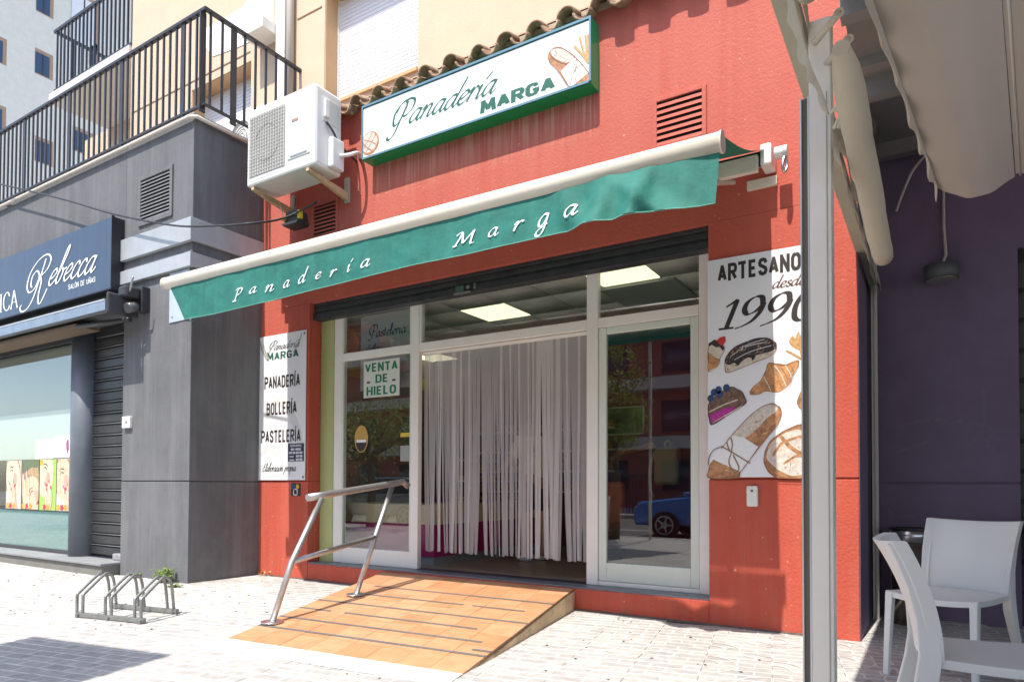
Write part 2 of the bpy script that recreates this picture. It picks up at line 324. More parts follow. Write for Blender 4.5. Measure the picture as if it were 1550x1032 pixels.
def put(bm, x, z, s, y):
    """place lettering with baseline start at x,z and unit height s"""
    for v in bm.verts: v.co = Vector((x+v.co.x*s, y-v.co.z*0.15, z+v.co.y*s))
    return bm
def flat(name, pts, y, m, parent=None):
    """flat printed shape on a wall plane; pts (x,z) or (x,y,z)"""
    if name in FOOD and len(pts) > 5: pts = smooth_loop(pts)
    b = BM(); P = [(p[0], y, p[-1]) for p in pts]
    f = b.faces.new([b.verts.new(p) for p in P]); bmesh.ops.triangulate(b, faces=[f]); o = obj(name, b, m, parent)
    if name in FOOD: detail(name, [(p[0], p[-1]) for p in pts], y, parent)
    return o
FOOD = {'printed_eclair': 1, 'printed_eclair_glaze': 2, 'printed_croissant': 1, 'printed_cupcake': 1, 'printed_cupcake_case': 1, 'printed_cake': 3, 'printed_cake_filling': 4, 'printed_baguette': 1, 'printed_baguette_crust': 0, 'printed_round_loaf': 1, 'printed_loaf_flour': 0, 'printed_loaf_edge': 1, 'printed_flower': 0}
def smooth_loop(pts):
    P = [Vector((p[0], p[-1], 0)) for p in pts]; n = len(P); out = []
    for i in range(n):
        a, q, c, d = P[i-1], P[i], P[(i+1) % n], P[(i+2) % n]
        for k in range(3):
            t = k/3; r = 0.5*((2*q)+(c-a)*t*.9+(2*a-5*q+4*c-d)*t*t+(3*q-a-3*c+d)*t**3); out.append((r.x, r.y))
    return out
def detail(name, pts, y, parent):
    """brush marks of the printed artwork: a dark outline and short light and dark dabs inside"""
    k = FOOD[name]; rs = random.Random(len(pts)*7+len(name)); xs = [p[0] for p in pts]; zs = [p[1] for p in pts]; w = max(xs)-min(xs)
    tones = {0: ((.45, .28, .15), (.72, .66, .58)), 1: ((.28, .12, .05), (.66, .42, .22)), 2: ((.01, .008, .008), (.30, .25, .22)), 3: ((.05, .03, .02), (.30, .20, .14)), 4: ((.28, .01, .16), (.6, .1, .42))}[k]
    ms = [mat('artwork tone %d%s' % (k, 'ab'[q]), tones[q], .5) for q in (0, 1)]
    def ins(x, z):
        c = False
        for i in range(len(pts)):
            a, d = pts[i-1], pts[i]
            if (a[1] > z) != (d[1] > z) and x < (d[0]-a[0])*(z-a[1])/(d[1]-a[1])+a[0]: c = not c
        return c
    if k != 0: strokes_flat('printed_outline', [pts+[pts[0]]], .004+.008*w, y-.0003, ms[0], parent)
    for q in (0, 1):
        b = BM()
        for _ in range(38):
            x = rs.uniform(min(xs), max(xs)); z = rs.uniform(min(zs), max(zs)); an = rs.gauss(.7, .5); L = w*rs.uniform(.02, .06); T = w*rs.uniform(.004, .012)
            c4 = [(x-L*cos(an), z-L*sin(an)), (x+T*sin(an), z-T*cos(an)), (x+L*cos(an), z+L*sin(an)), (x-T*sin(an), z+T*cos(an))]
            if all(ins(*c_) for c_ in c4):
                yy = y-.0005-.00002*_-.0004*q; b.faces.new([b.verts.new((c_[0], yy, c_[1])) for c_ in c4])
        if len(b.faces): tag(obj('printed_dabs', b, ms[q], parent), kind='stuff')
        else: b.free()
def ell(cx, cz, rx, rz, n=20, rot=0, wob=0.0):
    out = []
    for k in range(n):
        a = 2*pi*k/n; r = 1+random.uniform(-wob, wob)
        x, z = rx*cos(a)*r, rz*sin(a)*r
        out.append((cx+x*cos(rot)-z*sin(rot), cz+x*sin(rot)+z*cos(rot)))
    return out
def strokes_flat(name, lines, w, y, m, parent=None):
    b = BM(); k = 0
    for ln in lines:
        P = [(p[0], p[-1]) for p in ln]
        nibstroke(b, P, w*.5, w, 0.6, .004*k, 5); k += 1
        b.verts.ensure_lookup_table()
    for i, v in enumerate(b.verts): v.co = Vector((v.co.x, y-.0003*(v.co.z/.004), v.co.y))
    return obj(name, b, m, parent)
def mesh_from_skin(verts, edges, radii, root=0, sub=2):
    me = bpy.data.meshes.new('skin'); me.from_pydata(verts, edges, [])
    o = bpy.data.objects.new('skin', me); COL.objects.link(o)
    md = o.modifiers.new('s', 'SKIN'); md.use_smooth_shade = True
    for i, r in enumerate(radii):
        sv = me.skin_vertices[0].data[i]; sv.radius = r if isinstance(r, tuple) else (r, r); sv.use_root = (i == root)
    sd = o.modifiers.new('d', 'SUBSURF'); sd.levels = sub; sd.render_levels = sub
    bpy.context.view_layer.update()
    me2 = bpy.data.meshes.new_from_object(o.evaluated_get(bpy.context.evaluated_depsgraph_get()))
    bpy.data.objects.remove(o); return me2

# ---------------- palette ----------------
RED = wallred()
REDP = mat('red paint smooth', (0.52, 0.10, 0.06), 0.8, var=0.08, bump=0.2)
DARK = mat('charcoal render', (0.120, 0.124, 0.132), 0.8, var=0.18, vscale=1.6, bump=0.35, bscale=50, streak=0.6, stcol=(0.21, 0.215, 0.225), spots=0.25, spcol=(0.21, 0.21, 0.205), spscale=1.2)
BEIGE = mat('beige render', (0.60, 0.465, 0.335), 0.9, var=0.05, bump=0.3, bscale=50, streak=0.12, stcol=(0.45, 0.32, 0.2))
BEIGE2 = mat('ochre reveal', (0.58, 0.37, 0.20), 0.9, var=0.05, bump=0.2)
FAR = mat('pale far render', (0.74, 0.72, 0.64), 0.9, var=0.06, bump=0.1)
PURPLE = mat('aubergine wall paint', (0.175, 0.130, 0.205), 0.75, var=0.12, vscale=1.5, bump=0.15, spots=0.12, spcol=(0.22, 0.18, 0.25), spscale=1.1)
WHITEM = mat('white lacquered metal', (0.78, 0.77, 0.72), 0.35, var=0.04, bump=0.03)
CREAM = mat('cream awning metal', (0.74, 0.69, 0.58), 0.4, var=0.05, streak=0.1, stcol=(0.5, 0.4, 0.28))
BLACKM = mat('black metal', (0.03, 0.032, 0.036), 0.5, var=0.3, vscale=8, spots=0.3, spcol=(0.1, 0.09, 0.085), spscale=5)
RAILM = mat('railing paint', (0.035, 0.035, 0.042), 0.45, var=0.2, vscale=9)
DGREY = mat('dark grey', (0.05, 0.05, 0.055), 0.6, var=0.1)
BLACK = mat('deep black', (0.012, 0.012, 0.013), 0.9)
GALV = mat('galvanised steel', (0.46, 0.46, 0.46), 0.45, 0.85, var=0.15, vscale=14, spots=0.3, spcol=(0.28, 0.2, 0.13), spscale=7)
STEEL = mat('brushed steel', (0.62, 0.62, 0.62), 0.28, 0.95, var=0.08, vscale=12)
SILVER = mat('brushed aluminium strip', (0.44, 0.47, 0.49), 0.5, 0.3, var=0.1, vscale=4, streak=0.25, stcol=(0.35, 0.33, 0.33))
GREEN = mat('green awning cloth', (0.022, 0.185, 0.150), 0.75, var=0.22, vscale=6, bump=1.0, bscale=8, trans=0.25, spots=0.35, spcol=(0.01, 0.12, 0.10), spscale=3.2, streak=0.22, stcol=(0.10, 0.36, 0.30))
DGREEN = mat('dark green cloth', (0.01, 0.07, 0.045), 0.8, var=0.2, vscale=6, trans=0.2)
SIGNG = mat('sign green metal', (0.0, 0.30, 0.10), 0.35, var=0.08, vscale=5)
WHITEP = mat('white sign panel', (0.82, 0.84, 0.85), 0.35)
INKG = mat('dark green ink', (0.012, 0.11, 0.07), 0.5)
INK = mat('brown black ink', (0.035, 0.025, 0.022), 0.5)
WHITEI = mat('white lettering', (0.82, 0.83, 0.85), 0.5)
PAV = tilepattern()
GLASS = mglass('window glass', ior=1.95)
CLAYT = mat('roof tile clay', (0.30, 0.185, 0.115), 0.9, var=0.35, vscale=9, bump=0.6, bscale=30, spots=0.9, spcol=(0.58, 0.49, 0.36), spscale=7)
MORTAR = mat('roof mortar', (0.42, 0.33, 0.24), 0.95, var=0.2, vscale=9, bump=0.6, bscale=30)
RUST = mat('rusty bracket', (0.58, 0.42, 0.24), 0.7, var=0.25, vscale=9, spots=0.9, spcol=(0.36, 0.15, 0.03), spscale=9, bump=0.3)

# ---------------- pavement ----------------
pavement = bx('pavement', -45, 40, -2.6, 40, -0.3, -0.012, PAV); tag(pavement, kind='structure')
road = bx('road', -45, 40, -13, -2.75, -0.34, -0.14, mat('asphalt', (0.10, 0.10, 0.10), 0.9, var=0.15, vscale=2, bump=0.4, bscale=90)); tag(road, kind='structure')
kerb = bx('kerb', -45, 40, -2.75, -2.6, -0.34, 0.0, mat('kerb stone', (0.42, 0.41, 0.39), 0.85, var=0.1), bevel=0.01); tag(kerb, kind='structure')
bx('road_marking', -45, 40, -6.75, -6.63, -0.14, -0.136, mat('road paint', (0.7, 0.7, 0.68), 0.8, var=0.1), road)
farpave = bx('far_pavement', -45, 40, -22, -13, -0.34, 0.0, mat('far paving', (0.38, 0.36, 0.34), 0.9, var=0.08)); tag(farpave, kind='structure')
land = bx('ground', -150, 150, -150, 150, -0.6, -0.36, mat('ground earth', (0.3, 0.28, 0.25), 0.95, var=0.1)); tag(land, kind='structure')
# street tiles, 40 cm, laid on a grid turned 11 degrees to the shop fronts
ca, sa = cos(PAVE), sin(PAVE)
cells = []
for i in range(-45, 12):
    for j in range(2, 30):
        u = (i+.5)*0.4; v = (j+.5)*0.4
        x = u*ca-v*sa; y = u*sa+v*ca
        lim = 4.62 if x < -7.3 else (5.55 if x < -0.62 else 6.8)
        if not (1.0 < y < lim) or x > 1.4 or x < -14: continue
        px = 775+1026*((x*cos(YAW)+y*sin(YAW))/max(.1, (-x*sin(YAW)+y*cos(YAW))))
        if px < -120 or px > 1700: continue
        d = hypot(x, y); cells.append((d, x, y, i, j))
cells.sort()
def tile_bm(t=0.028):
    b = BM(); s = 0.1992
    lo = [b.verts.new((a*s, c*s, -t)) for a, c in ((-1,-1),(1,-1),(1,1),(-1,1))]
    md_ = [b.verts.new((a*s, c*s, -.003)) for a, c in ((-1,-1),(1,-1),(1,1),(-1,1))]
    e = s-.003
    hi = [b.verts.new((a*e, c*e, 0)) for a, c in ((-1,-1),(1,-1),(1,1),(-1,1))]
    b.faces.new(hi)
    for k in range(4):
        b.faces.new((lo[k], lo[(k+1)%4], md_[(k+1)%4], md_[k])); b.faces.new((md_[k], md_[(k+1)%4], hi[(k+1)%4], hi[k]))
    return b
tb0 = tile_bm(); tme = bpy.data.meshes.new('tile'); tb0.to_mesh(tme); tb0.free(); tme.materials.append(PAV)
rest = BM()
for k, (d, x, y, i, j) in enumerate(cells):
    if k < 300:
        o = bpy.data.objects.new('tile', tme); COL.objects.link(o); o.parent = pavement
        o.location = (x, y, random.uniform(-.0012, .0012)); o.rotation_euler = (random.uniform(-.002, .002), random.uniform(-.002, .002), PAVE)
    else:
        n0 = len(rest.verts); rest.from_mesh(tme); rest.verts.ensure_lookup_table()
        Mx = Matrix.Translation((x, y, random.uniform(-.001, .001))) @ Matrix.Rotation(PAVE, 4, 'Z')
        for v in rest.verts[n0:]: v.co = Mx @ v.co
if len(rest.verts): tag(obj('outer_tiles', rest, PAV, pavement), kind='stuff')
# curved raised lines of the terrace tiles
b = BM(); q = 0
for (d, x, y, i, j) in cells:
    if x > -1.2 and y > 2.2:
        for s_ in (0, 1):
            cx, cy = ((-.2, -.2), (.2, .2))[s_] if (i*7+j*13) % 3 else ((-.2, .2), (.2, -.2))[s_]
            a0 = atan2(-cy, -cx)-pi/4
            for rad in (.1, .2):
                pr_ = None
                for t in range(9):
                    a = a0+pi/2*t/8
                    Pp = []
                    for r_ in (rad-.006, rad+.006):
                        lx, ly = cx+r_*cos(a), cy+r_*sin(a)
                        lx = max(-.195, min(.195, lx)); ly = max(-.195, min(.195, ly))
                        Pp.append(b.verts.new((x+lx*ca-ly*sa, y+lx*sa+ly*ca, .0022+q*.0000)))
                    if pr_: b.faces.new((pr_[0], pr_[1], Pp[1], Pp[0]))
                    pr_ = Pp
tag(obj('tile_relief', b, mat('tile relief', (0.56, 0.53, 0.50), 0.85, var=0.1, vscale=10), pavement), kind='stuff')
# debris: leaves and pebbles on the pavement
b = BM()
for k in range(240):
    if random.random() < .5: x, y = random.uniform(-7, -.5), random.uniform(2.6, 5.35)
    else: x, y = random.uniform(-9.5, -5), random.uniform(2.6, 4.4)
    s = random.uniform(.004, .013); a = random.uniform(0, pi)
    P = [b.verts.new((x+s*cos(a+t)*random.uniform(.6, 1.4), y+s*sin(a+t)*random.uniform(.6, 1.4), .003)) for t in (0, 1.3, 2.6, 3.9, 5.2)]
    tp = b.verts.new((x, y, .003+s*.5))
    for i in range(5): b.faces.new((P[i], P[(i+1)%5], tp))
g = obj('debris', b, mat('dry debris', (0.10, 0.075, 0.05), 0.9, var=0.3)); tag(g, 'tiny dark crumbs and leaf bits scattered over the pale paving', 'debris', kind='stuff')

# ---------------- bakery building ----------------
bak = thing('bakery_building', 'red stucco single-storey bakery front with clay tile eave and white shop window', 'building')
Y0 = 5.43
def wallbox(name, x0, x1, z0, z1, y0=Y0, y1=5.61, m=None, joints=()):
    b = BM(); zs = [z0]+[j for j in joints]+[z1]
    for k in range(len(zs)-1):
        a = zs[k]+(0.006 if k else 0); c = zs[k+1]-(0.006 if k < len(zs)-2 else 0)
        box(b, x0, x1, y0, y1, a, c)
    for j in joints: box(b, x0+.003, x1-.003, y0+.012, y1, j-.006, j+.006)
    return obj(name, b, m or RED, bak, bevel=0.006 if joints else 0)
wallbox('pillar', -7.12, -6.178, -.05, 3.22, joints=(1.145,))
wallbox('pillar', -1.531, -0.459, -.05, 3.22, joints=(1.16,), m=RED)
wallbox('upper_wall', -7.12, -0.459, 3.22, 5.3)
bx('upper_wall', -0.459, 0.9, 5.43, 5.61, 4.08, 5.3, PURPLE, bak)
bx('curb', -6.178, -1.531, 5.436, 5.60, -.05, .19, RED, bak, bevel=.008)
bx('base_strip', -7.0, -0.6, 5.415, 5.436, -.004, .012, mat('base strip dark', (0.12, 0.11, 0.10), 0.95, var=0.3, vscale=20), bak)  # thin dark strip along the foot of the wall
bx('sill', -6.178, -1.533, 5.44, 5.70, .19, .206, mat('grey sill', (0.13, 0.145, 0.17), 0.35, var=0.15, vscale=6), bak, bevel=.004)
bx('roof', -7.1, -0.49, 5.61, 6.0, 5.1, 5.3, RED, bak)
bx('side_wall', -.457, -.454, 5.433, 5.61, -.05, 3.22, PURPLE, bak); bx('side_wall', -.49, -.454, 5.612, 6.12, -.05, 3.22, PURPLE, bak)
# green filler beside the shop window
bx('green_panel', -6.178, -5.965, 5.612, 5.66, .206, 3.1, mat('pistachio paint', (0.40, 0.44, 0.19), 0.7, var=0.05, streak=0.15, stcol=(.3, .32, .15)), bak)
# eave tiles
def tile_half(r0_, r1_, L, up, t=.016, n=8, L2=.0):
    b = BM(); rows = []
    for yy, r in ((0, r0_), (L, r1_)):
        o_ = []; i_ = []
        for k in range(n+1):
            a = pi*k/n; s = 1 if up else -1
            o_.append(b.verts.new((cos(a)*r, yy, s*sin(a)*r*.85))); i_.append(b.verts.new((cos(a)*(r-t), yy, s*sin(a)*(r-t)*.85)))
        rows.append((o_, i_))
    for k in range(n):
        b.faces.new((rows[0][0][k], rows[0][0][k+1], rows[1][0][k+1], rows[1][0][k])); b.faces.new((rows[0][1][k], rows[0][1][k+1], rows[1][1][k+1], rows[1][1][k]))
        for e in (0, 1): b.faces.new((rows[e][0][k], rows[e][0][k+1], rows[e][1][k+1], rows[e][1][k]))
    for s in (0, n): b.faces.new((rows[0][0][s], rows[1][0][s], rows[1][1][s], rows[0][1][s]))
    return b
cov = tile_half(.092, .08, .42, True, t=.02); pan = tile_half(.092, .085, .42, False, t=.02)
def meshof(b, name, m):
    me = bpy.data.meshes.new(name); bmesh.ops.recalc_face_normals(b, faces=b.faces[:]); b.to_mesh(me); b.free(); me.materials.append(m)
    for p in me.polygons: p.use_smooth = True
    return me
mcov = meshof(cov, 'cover_tile', CLAYT); mpan = meshof(pan, 'pan_tile', CLAYT)
SP = 0.322; slope = radians(20)
for k in range(22):
    x = -7.0+SP*k+.07
    if x > -0.5: break
    for nm, me, dx, dz in (('cover_tile', mcov, 0, .045), ('pan_tile', mpan, SP/2, .0)):
        o = bpy.data.objects.new(nm, me); COL.objects.link(o); o.parent = bak
        o.location = (x+dx+random.uniform(-.008, .008), (5.285 if dz else 5.262)+random.uniform(-.012, .012), 5.262+(.006 if dz else -.004)+random.uniform(-.006, .006)); o.rotation_euler = (slope, random.uniform(-.05, .05), random.uniform(-.04, .04))
        o.scale = (1.0+random.uniform(-.05, .05), 1, 1)
bx('eave_bed', -7.05, -.5, 5.40, 5.62, 5.30, 5.345, MORTAR, bak)
b = BM(); prism(b, [(5.40, 5.36), (5.9, 5.60), (5.9, 5.75), (5.5, 5.45)], -7.0, -.5, axis='X'); obj('eave_slope', b, CLAYT, bak)
# wall vents
def vent(x0, x1, z0, z1, m, n, y=Y0, parent=None, fr=.035):
    f = BM(); f_ = fr
    box(f, x0-f_, x0, y-.02, y, z0-f_, z1+f_); box(f, x1, x1+f_, y-.02, y, z0-f_, z1+f_); box(f, x0, x1, y-.02, y, z1, z1+f_); box(f, x0, x1, y-.02, y, z0-f_, z0)
    o = obj('vent_frame', f, m, parent, bevel=.004)
    bx('vent_back', x0, x1, y-.002, y+.001, z0, z1, BLACK, o)
    for k in range(n):
        zz = z0+(k+.5)*(z1-z0)/n; h = (z1-z0)/n*.48
        b = BM(); prism(b, [(y-.019, zz-h), (y-.014, zz-h), (y-.003, zz+h*.25), (y-.008, zz+h*.25)], x0, x1, axis='X'); obj('slat', b, m, o)
    return o
vent(-1.955, -1.575, 3.945, 4.32, RED, 7, parent=bak)
vent(-6.11, -5.75, 3.97, 4.33, RED, 8, parent=bak)

# roller shutter box over the window
sh = bx('shutter_box', -6.178, -1.531, 5.50, 5.60, 3.03, 3.23, BLACKM, bak)
for k, z in enumerate((3.125, 3.185)): bx('shutter_slat', -6.17, -1.54, 5.488, 5.50, z, z+.045, BLACKM, sh, bevel=.006)
bx('bottom_bar', -6.17, -1.54, 5.475, 5.50, 3.025, 3.095, BLACKM, sh, bevel=.004)
b = BM(); box(b, -4.08, -3.98, 5.455, 5.475, 3.03, 3.10); obj('latch', b, mat('green latch', (.06, .12, .08), .5), sh)
b = BM(); box(b, -3.95, -3.91, 5.455, 5.475, 3.06, 3.09); box(b, -3.86, -3.84, 5.46, 5.475, 3.05, 3.07); box(b, -3.86, -3.84, 5.46, 5.475, 3.08, 3.10); box(b, -4.1, -3.9, 5.45, 5.475, 3.02, 3.032); obj('lock_fitting', b, GALV, sh)

# ---------------- shop front frame and glass ----------------
FRM = mat('white aluminium frame', (0.78, 0.76, 0.72), 0.3, var=0.03, vscale=5)
b = BM(); yf, yb = 5.62, 5.68
box(b, -5.965, -5.842, yf, yb, .206, 3.1)
box(b, -4.787, -4.686, yf-.004, yb, .206, 3.1); box(b, -2.70, -2.587, yf-.004, yb, .206, 3.1); box(b, -1.665, -1.5, yf, yb, .206, 3.1)
for a, c in ((-5.842, -4.787), (-4.686, -2.70), (-2.587, -1.665)): box(b, a, c, yf, yb, 2.535, 2.625); box(b, a, c, yf, yb, 3.05, 3.1)
box(b, -5.842, -4.787, yf+.003, yb, .206, .385)
box(b, -2.587, -1.665, yf+.003, yb, .206, .245)
front = obj('shopfront_frame', b, FRM, bak, bevel=.006)
b = BM(); y1_, y2_ = 5.628, 5.67
box(b, -2.584, -2.508, y1_, y2_, .248, 2.532); box(b, -1.74, -1.668, y1_, y2_, .248, 2.532)
box(b, -2.508, -1.74, y1_, y2_, 2.47, 2.532); box(b, -2.508, -1.74, y1_, y2_, .248, .412)
obj('door_leaf', b, mat('greenish white frame', (0.66, 0.70, 0.63), 0.3, var=0.03), front, bevel=.006)
b = BM(); box(b, -5.842, -5.815, yf+.002, yb-.002, .386, 2.534); box(b, -4.81, -4.788, yf+.002, yb-.002, .386, 2.534); box(b, -4.815, -4.788, yf+.002, yb-.002, 2.626, 3.05); box(b, -5.842, -5.82, yf+.002, yb-.002, 2.626, 3.05); box(b, -4.684, -4.655, yf+.002, yb-.002, 2.626, 3.05)
obj('glazing_bead', b, mat('greenish white frame', (0.66, 0.70, 0.63)), front)
for a, c, z0, z1 in ((-5.815, -4.81, .386, 2.534), (-5.82, -4.815, 2.626, 3.05), (-4.655, -2.70, 2.626, 3.05), (-2.587, -1.665, 2.626, 3.05), (-2.508, -1.74, .412, 2.47)):
    bx('glass_pane', a, c, 5.645, 5.651, z0, z1, GLASS, front)
bx('threshold', -4.686, -2.70, 5.60, 5.72, .2065, .214, mat('dark threshold', (.05, .04, .05), .4), bak)
# curtain of strips
cur = thing('strip_curtain', 'doorway fly curtain of pale grey hanging strips', 'curtain')
STR = mat('grey vinyl strip', (0.60, 0.59, 0.605), 0.35, var=0.05, trans=0.3, alpha=0.66)
STR2 = mat('pale vinyl strip', (0.74, 0.72, 0.72), 0.3, var=0.05, trans=0.3, alpha=0.8)
bx('curtain_rail', -4.684, -2.702, 5.675, 5.71, 2.50, 2.53, FRM, cur)
random.seed(11); N = 74
cl = [random.uniform(-4.66, -2.72) for _ in range(27)]
for k in range(N):
    x0 = -4.665+(k+.5)*1.945/N; tgt = min(cl, key=lambda c: abs(c-x0)); pull = .42*(tgt-x0)*random.uniform(.6, 1.1)+random.uniform(-.012, .012)
    w = random.uniform(.0120, .0150); b = BM(); prev = None; ph = random.uniform(0, 6); yo = random.uniform(0, .03); z1 = .395+random.uniform(-.008, .014)
    tw = random.choice((random.uniform(-.3, .3), random.uniform(-.9, .9)))
    for i in range(13):
        t = i/12; z = 2.5-(2.5-z1)*t; x = x0+pull*t**1.9+.004*t*sin(ph+t*5); y = 5.69+yo*t+.010*t*sin(ph+t*4)
        a = tw*t; cur2 = (b.verts.new((x-w*cos(a), y-w*sin(a), z)), b.verts.new((x+w*cos(a), y+w*sin(a), z)))
        if prev: b.faces.new((prev[0], prev[1], cur2[1], cur2[0]))
        prev = cur2
    o = obj('strip', b, random.choice((STR, STR, STR2)), cur)
    for p in o.data.polygons: p.use_smooth = True

# ---------------- inside the shop ----------------
MAG = mat('magenta wall', (0.16, 0.018, 0.05), 0.7, var=0.08)
bx('floor', -6.95, -1.2, 5.7, 9.0, .12, .2, mat('shop floor', (0.30, 0.24, 0.20), 0.25, var=0.1, vscale=3), bak)
bx('inner_wall', -6.95, -1.2, 9.0, 9.1, .2, 3.3, MAG, bak)
bx('inner_wall', -7.05, -6.95, 5.7, 9.1, .2, 3.3, mat('plum wall', (0.20, 0.17, 0.16), 0.7), bak)
bx('inner_wall', -1.3, -1.2, 5.7, 9.1, .2, 3.3, MAG, bak)
bx('inner_wall', -6.95, -1.3, 5.62, 5.7, 3.105, 3.3, BLACK, bak)
bx('green_band', -6.949, -6.94, 5.75, 9.0, 2.62, 2.8, mat('lime band', (0.35, 0.38, 0.04), 0.6), bak)

CT = mat('ceiling tile', (0.80, 0.77, 0.70), 0.9, var=0.03)
bx('ceiling', -6.95, -1.2, 5.7, 9.0, 3.13, 3.3, mat('ceiling grid', (0.16, 0.15, 0.14), 0.8), bak)
ctm = BM(); box(ctm, -.292, .292, -.292, .292, 0, .02); ctm = meshof(ctm, 'ceiling_tile', CT)
LP = mat('light panel', (1.0, 0.95, 0.62), 0.5, emit=0.8)
for i in range(9):
    for j in range(5):
        x = -6.73+i*.6; y = 5.98+j*.6
        lit = (i, j) in ((4, 1), (7, 0), (0, 4))  # the last panel is unseen, added to brighten the room
        o = bpy.data.objects.new('light_panel' if lit else 'ceiling_tile', ctm if not lit else None) if not lit else None
        if lit:
            b = BM(); box(b, -.292, .292, -.292, .292, 0, .02); o = obj('light_panel', b, LP, bak)
        else: COL.objects.link(o); o.parent = bak
        o.location = (x, y, 3.11)
b = BM(); box(b, -2.9, -2.1, 6.3, 7.1, 3.085, 3.108); obj('ceiling_cassette', b, mat('cassette grey', (.35, .34, .32), .6), bak, bevel=.01)
# counter
ct = thing('shop_counter', 'cream and magenta bakery counter behind the glass', 'counter')
xc = -4.72
bx('counter_top', -6.3, xc, 5.95, 6.5, .66, .88, mat('cream laminate', (0.62, 0.50, 0.32), 0.5, var=.03), ct)
bx('counter_top', -5.35, xc, 6.503, 8.8, .66, .88, mat('cream laminate', (0.62, 0.50, 0.32)), ct)
bx('counter_front', -6.28, xc-.01, 5.96, 6.5, .3, .66, mat('magenta laminate', (0.36, 0.02, 0.13), 0.35), ct)
bx('counter_front', -5.33, xc-.01, 6.503, 8.8, .3, .66, mat('magenta laminate', (0.36, 0.02, 0.13)), ct)
bx('plinth', -6.26, xc-.03, 5.98, 6.5, .2, .3, mat('grey plinth', (.25, .25, .26), .5), ct)
bx('plinth', -5.3, xc-.03, 6.503, 8.8, .2, .3, mat('grey plinth', (.25, .25, .26)), ct)
dc = thing('display_case', 'glass pastry display case with chrome shelves on the counter', 'display case')
b = BM()
for z in (.885, 1.15, 1.42): box(b, -5.3, -4.78, 6.9, 8.7, z, z+.012)
for y in (6.9, 7.5, 8.1, 8.69): box(b, -4.79, -4.775, y, y+.012, .885, 1.43)
obj('shelf_frame', b, STEEL, dc)
bx('case_glass', -4.77, -4.765, 6.9, 8.7, .9, 1.43, GLASS, dc)
b = BM(); random.seed(5)
for z in (.9, 1.165):
    for k in range(14):
        y = 6.98+k*.12; 
        for x in (-4.88, -5.05, -5.2):
            M_ = Matrix.Translation((x, y, z+.03)) @ Matrix.Diagonal((.06, .05, .035, 1))
            bmesh.ops.create_icosphere(b, subdivisions=1, radius=1, matrix=M_)
pp = obj('pastry', b, mat('baked crust', (.38, .18, .05), .6, var=.4, vscale=14), dc); tag(pp, kind='stuff')
# back shelves with bread
bs = thing('bread_shelves', 'shelves stocked with loaves on the back wall of the shop', 'shelf')
for z in (1.0, 1.3, 1.6, 1.9): bx('shelf', -6.3, -3.75, 8.7, 8.98, z, z+.02, mat('pale shelf', (.55, .5, .42), .5), bs)
b = BM()
for z in (1.02, 1.32, 1.62, 1.92):
    for k in range(16):
        x = -6.2+k*.155+random.uniform(-.02, .02); M_ = Matrix.Translation((x, 8.83, z+.05)) @ Matrix.Diagonal((.06, .11, random.uniform(.04, .09), 1))
        bmesh.ops.create_icosphere(b, subdivisions=2, radius=1, matrix=M_)
tag(obj('loaf', b, mat('baked crust', (.38, .18, .05)), bs), kind='stuff')
# pictures and backpack
pc = thing('framed_picture', 'green landscape picture in thin frame on the magenta wall', 'picture')
bx('picture_frame', -4.06, -3.42, 8.95, 8.985, 1.82, 2.22, mat('thin frame', (.5, .5, .45), .4), pc)
bx('picture_print', -4.04, -3.44, 8.944, 8.95, 1.84, 2.20, mat('green print', (.06, .11, .06), .6, var=.6, vscale=5), pc)
bp_ = thing('backpack', 'beige canvas backpack hanging on the magenta wall of the shop', 'backpack')
b = BM(); box(b, -3.22, -2.88, 8.75, 8.93, 1.12, 1.62); obj('bag_body', b, mat('beige canvas', (.50, .46, .33), .85, bump=.2), bp_, bevel=.06, seg=4)
tb('bag_handle', spline([(-3.09, 8.86, 1.61), (-3.08, 8.87, 1.70), (-3.02, 8.87, 1.70), (-3.01, 8.86, 1.61)]), .012, mat('beige canvas', (.5, .46, .33)), bp_)
tb('strap', spline([(-3.24, 8.9, 1.58), (-3.30, 8.86, 1.35), (-3.30, 8.86, 1.1), (-3.26, 8.9, .95)]), .018, mat('beige canvas', (.5, .46, .33)), bp_)
bx('wall_hook', -3.07, -3.03, 8.9, 8.99, 1.70, 1.72, STEEL, bp_)
ps = thing('wall_poster', 'dark printed poster of a reclining figure on the shop wall', 'poster')
bx('poster_sheet', -4.0, -2.6, 8.975, 8.99, 1.2, 1.8, mat('dark poster', (.09, .02, .03), .5, var=.3, vscale=2), ps)
flat('printed_arm', [(-3.95, 1.5), (-3.8, 1.62), (-3.5, 1.66), (-3.3, 1.72), (-3.25, 1.64), (-3.5, 1.58), (-3.8, 1.53), (-3.92, 1.44)], 8.97, mat('printed skin', (.42, .2, .09), .6, var=.2, vscale=10), ps)
flat('printed_hair', ell(-3.2, 1.66, .17, .12, 14, .4, .15), 8.972, mat('printed hair', (.02, .012, .01), .6), ps)
# armchair
ac_ = thing('shop_chair', 'terracotta upholstered tub chair inside the shop', 'chair', loc=(-3.55, 7.6, .2))
b = BM(); box(b, -.27, .27, -.25, .25, .35, .47); obj('seat', b, mat('terracotta fabric', (.45, .12, .05), .8, var=.1), ac_, bevel=.05, seg=3)
b = BM(); box(b, -.3, .3, .2, .3, .4, .95); obj('backrest', b, mat('terracotta fabric', (.45, .12, .05)), ac_, bevel=.05, seg=3)
for sx in (-.22, .22):
    for sy in (-.2, .22): tb('leg', [(sx, sy, .37), (sx*1.15, sy*1.15, 0)], .016, BLACKM, ac_)
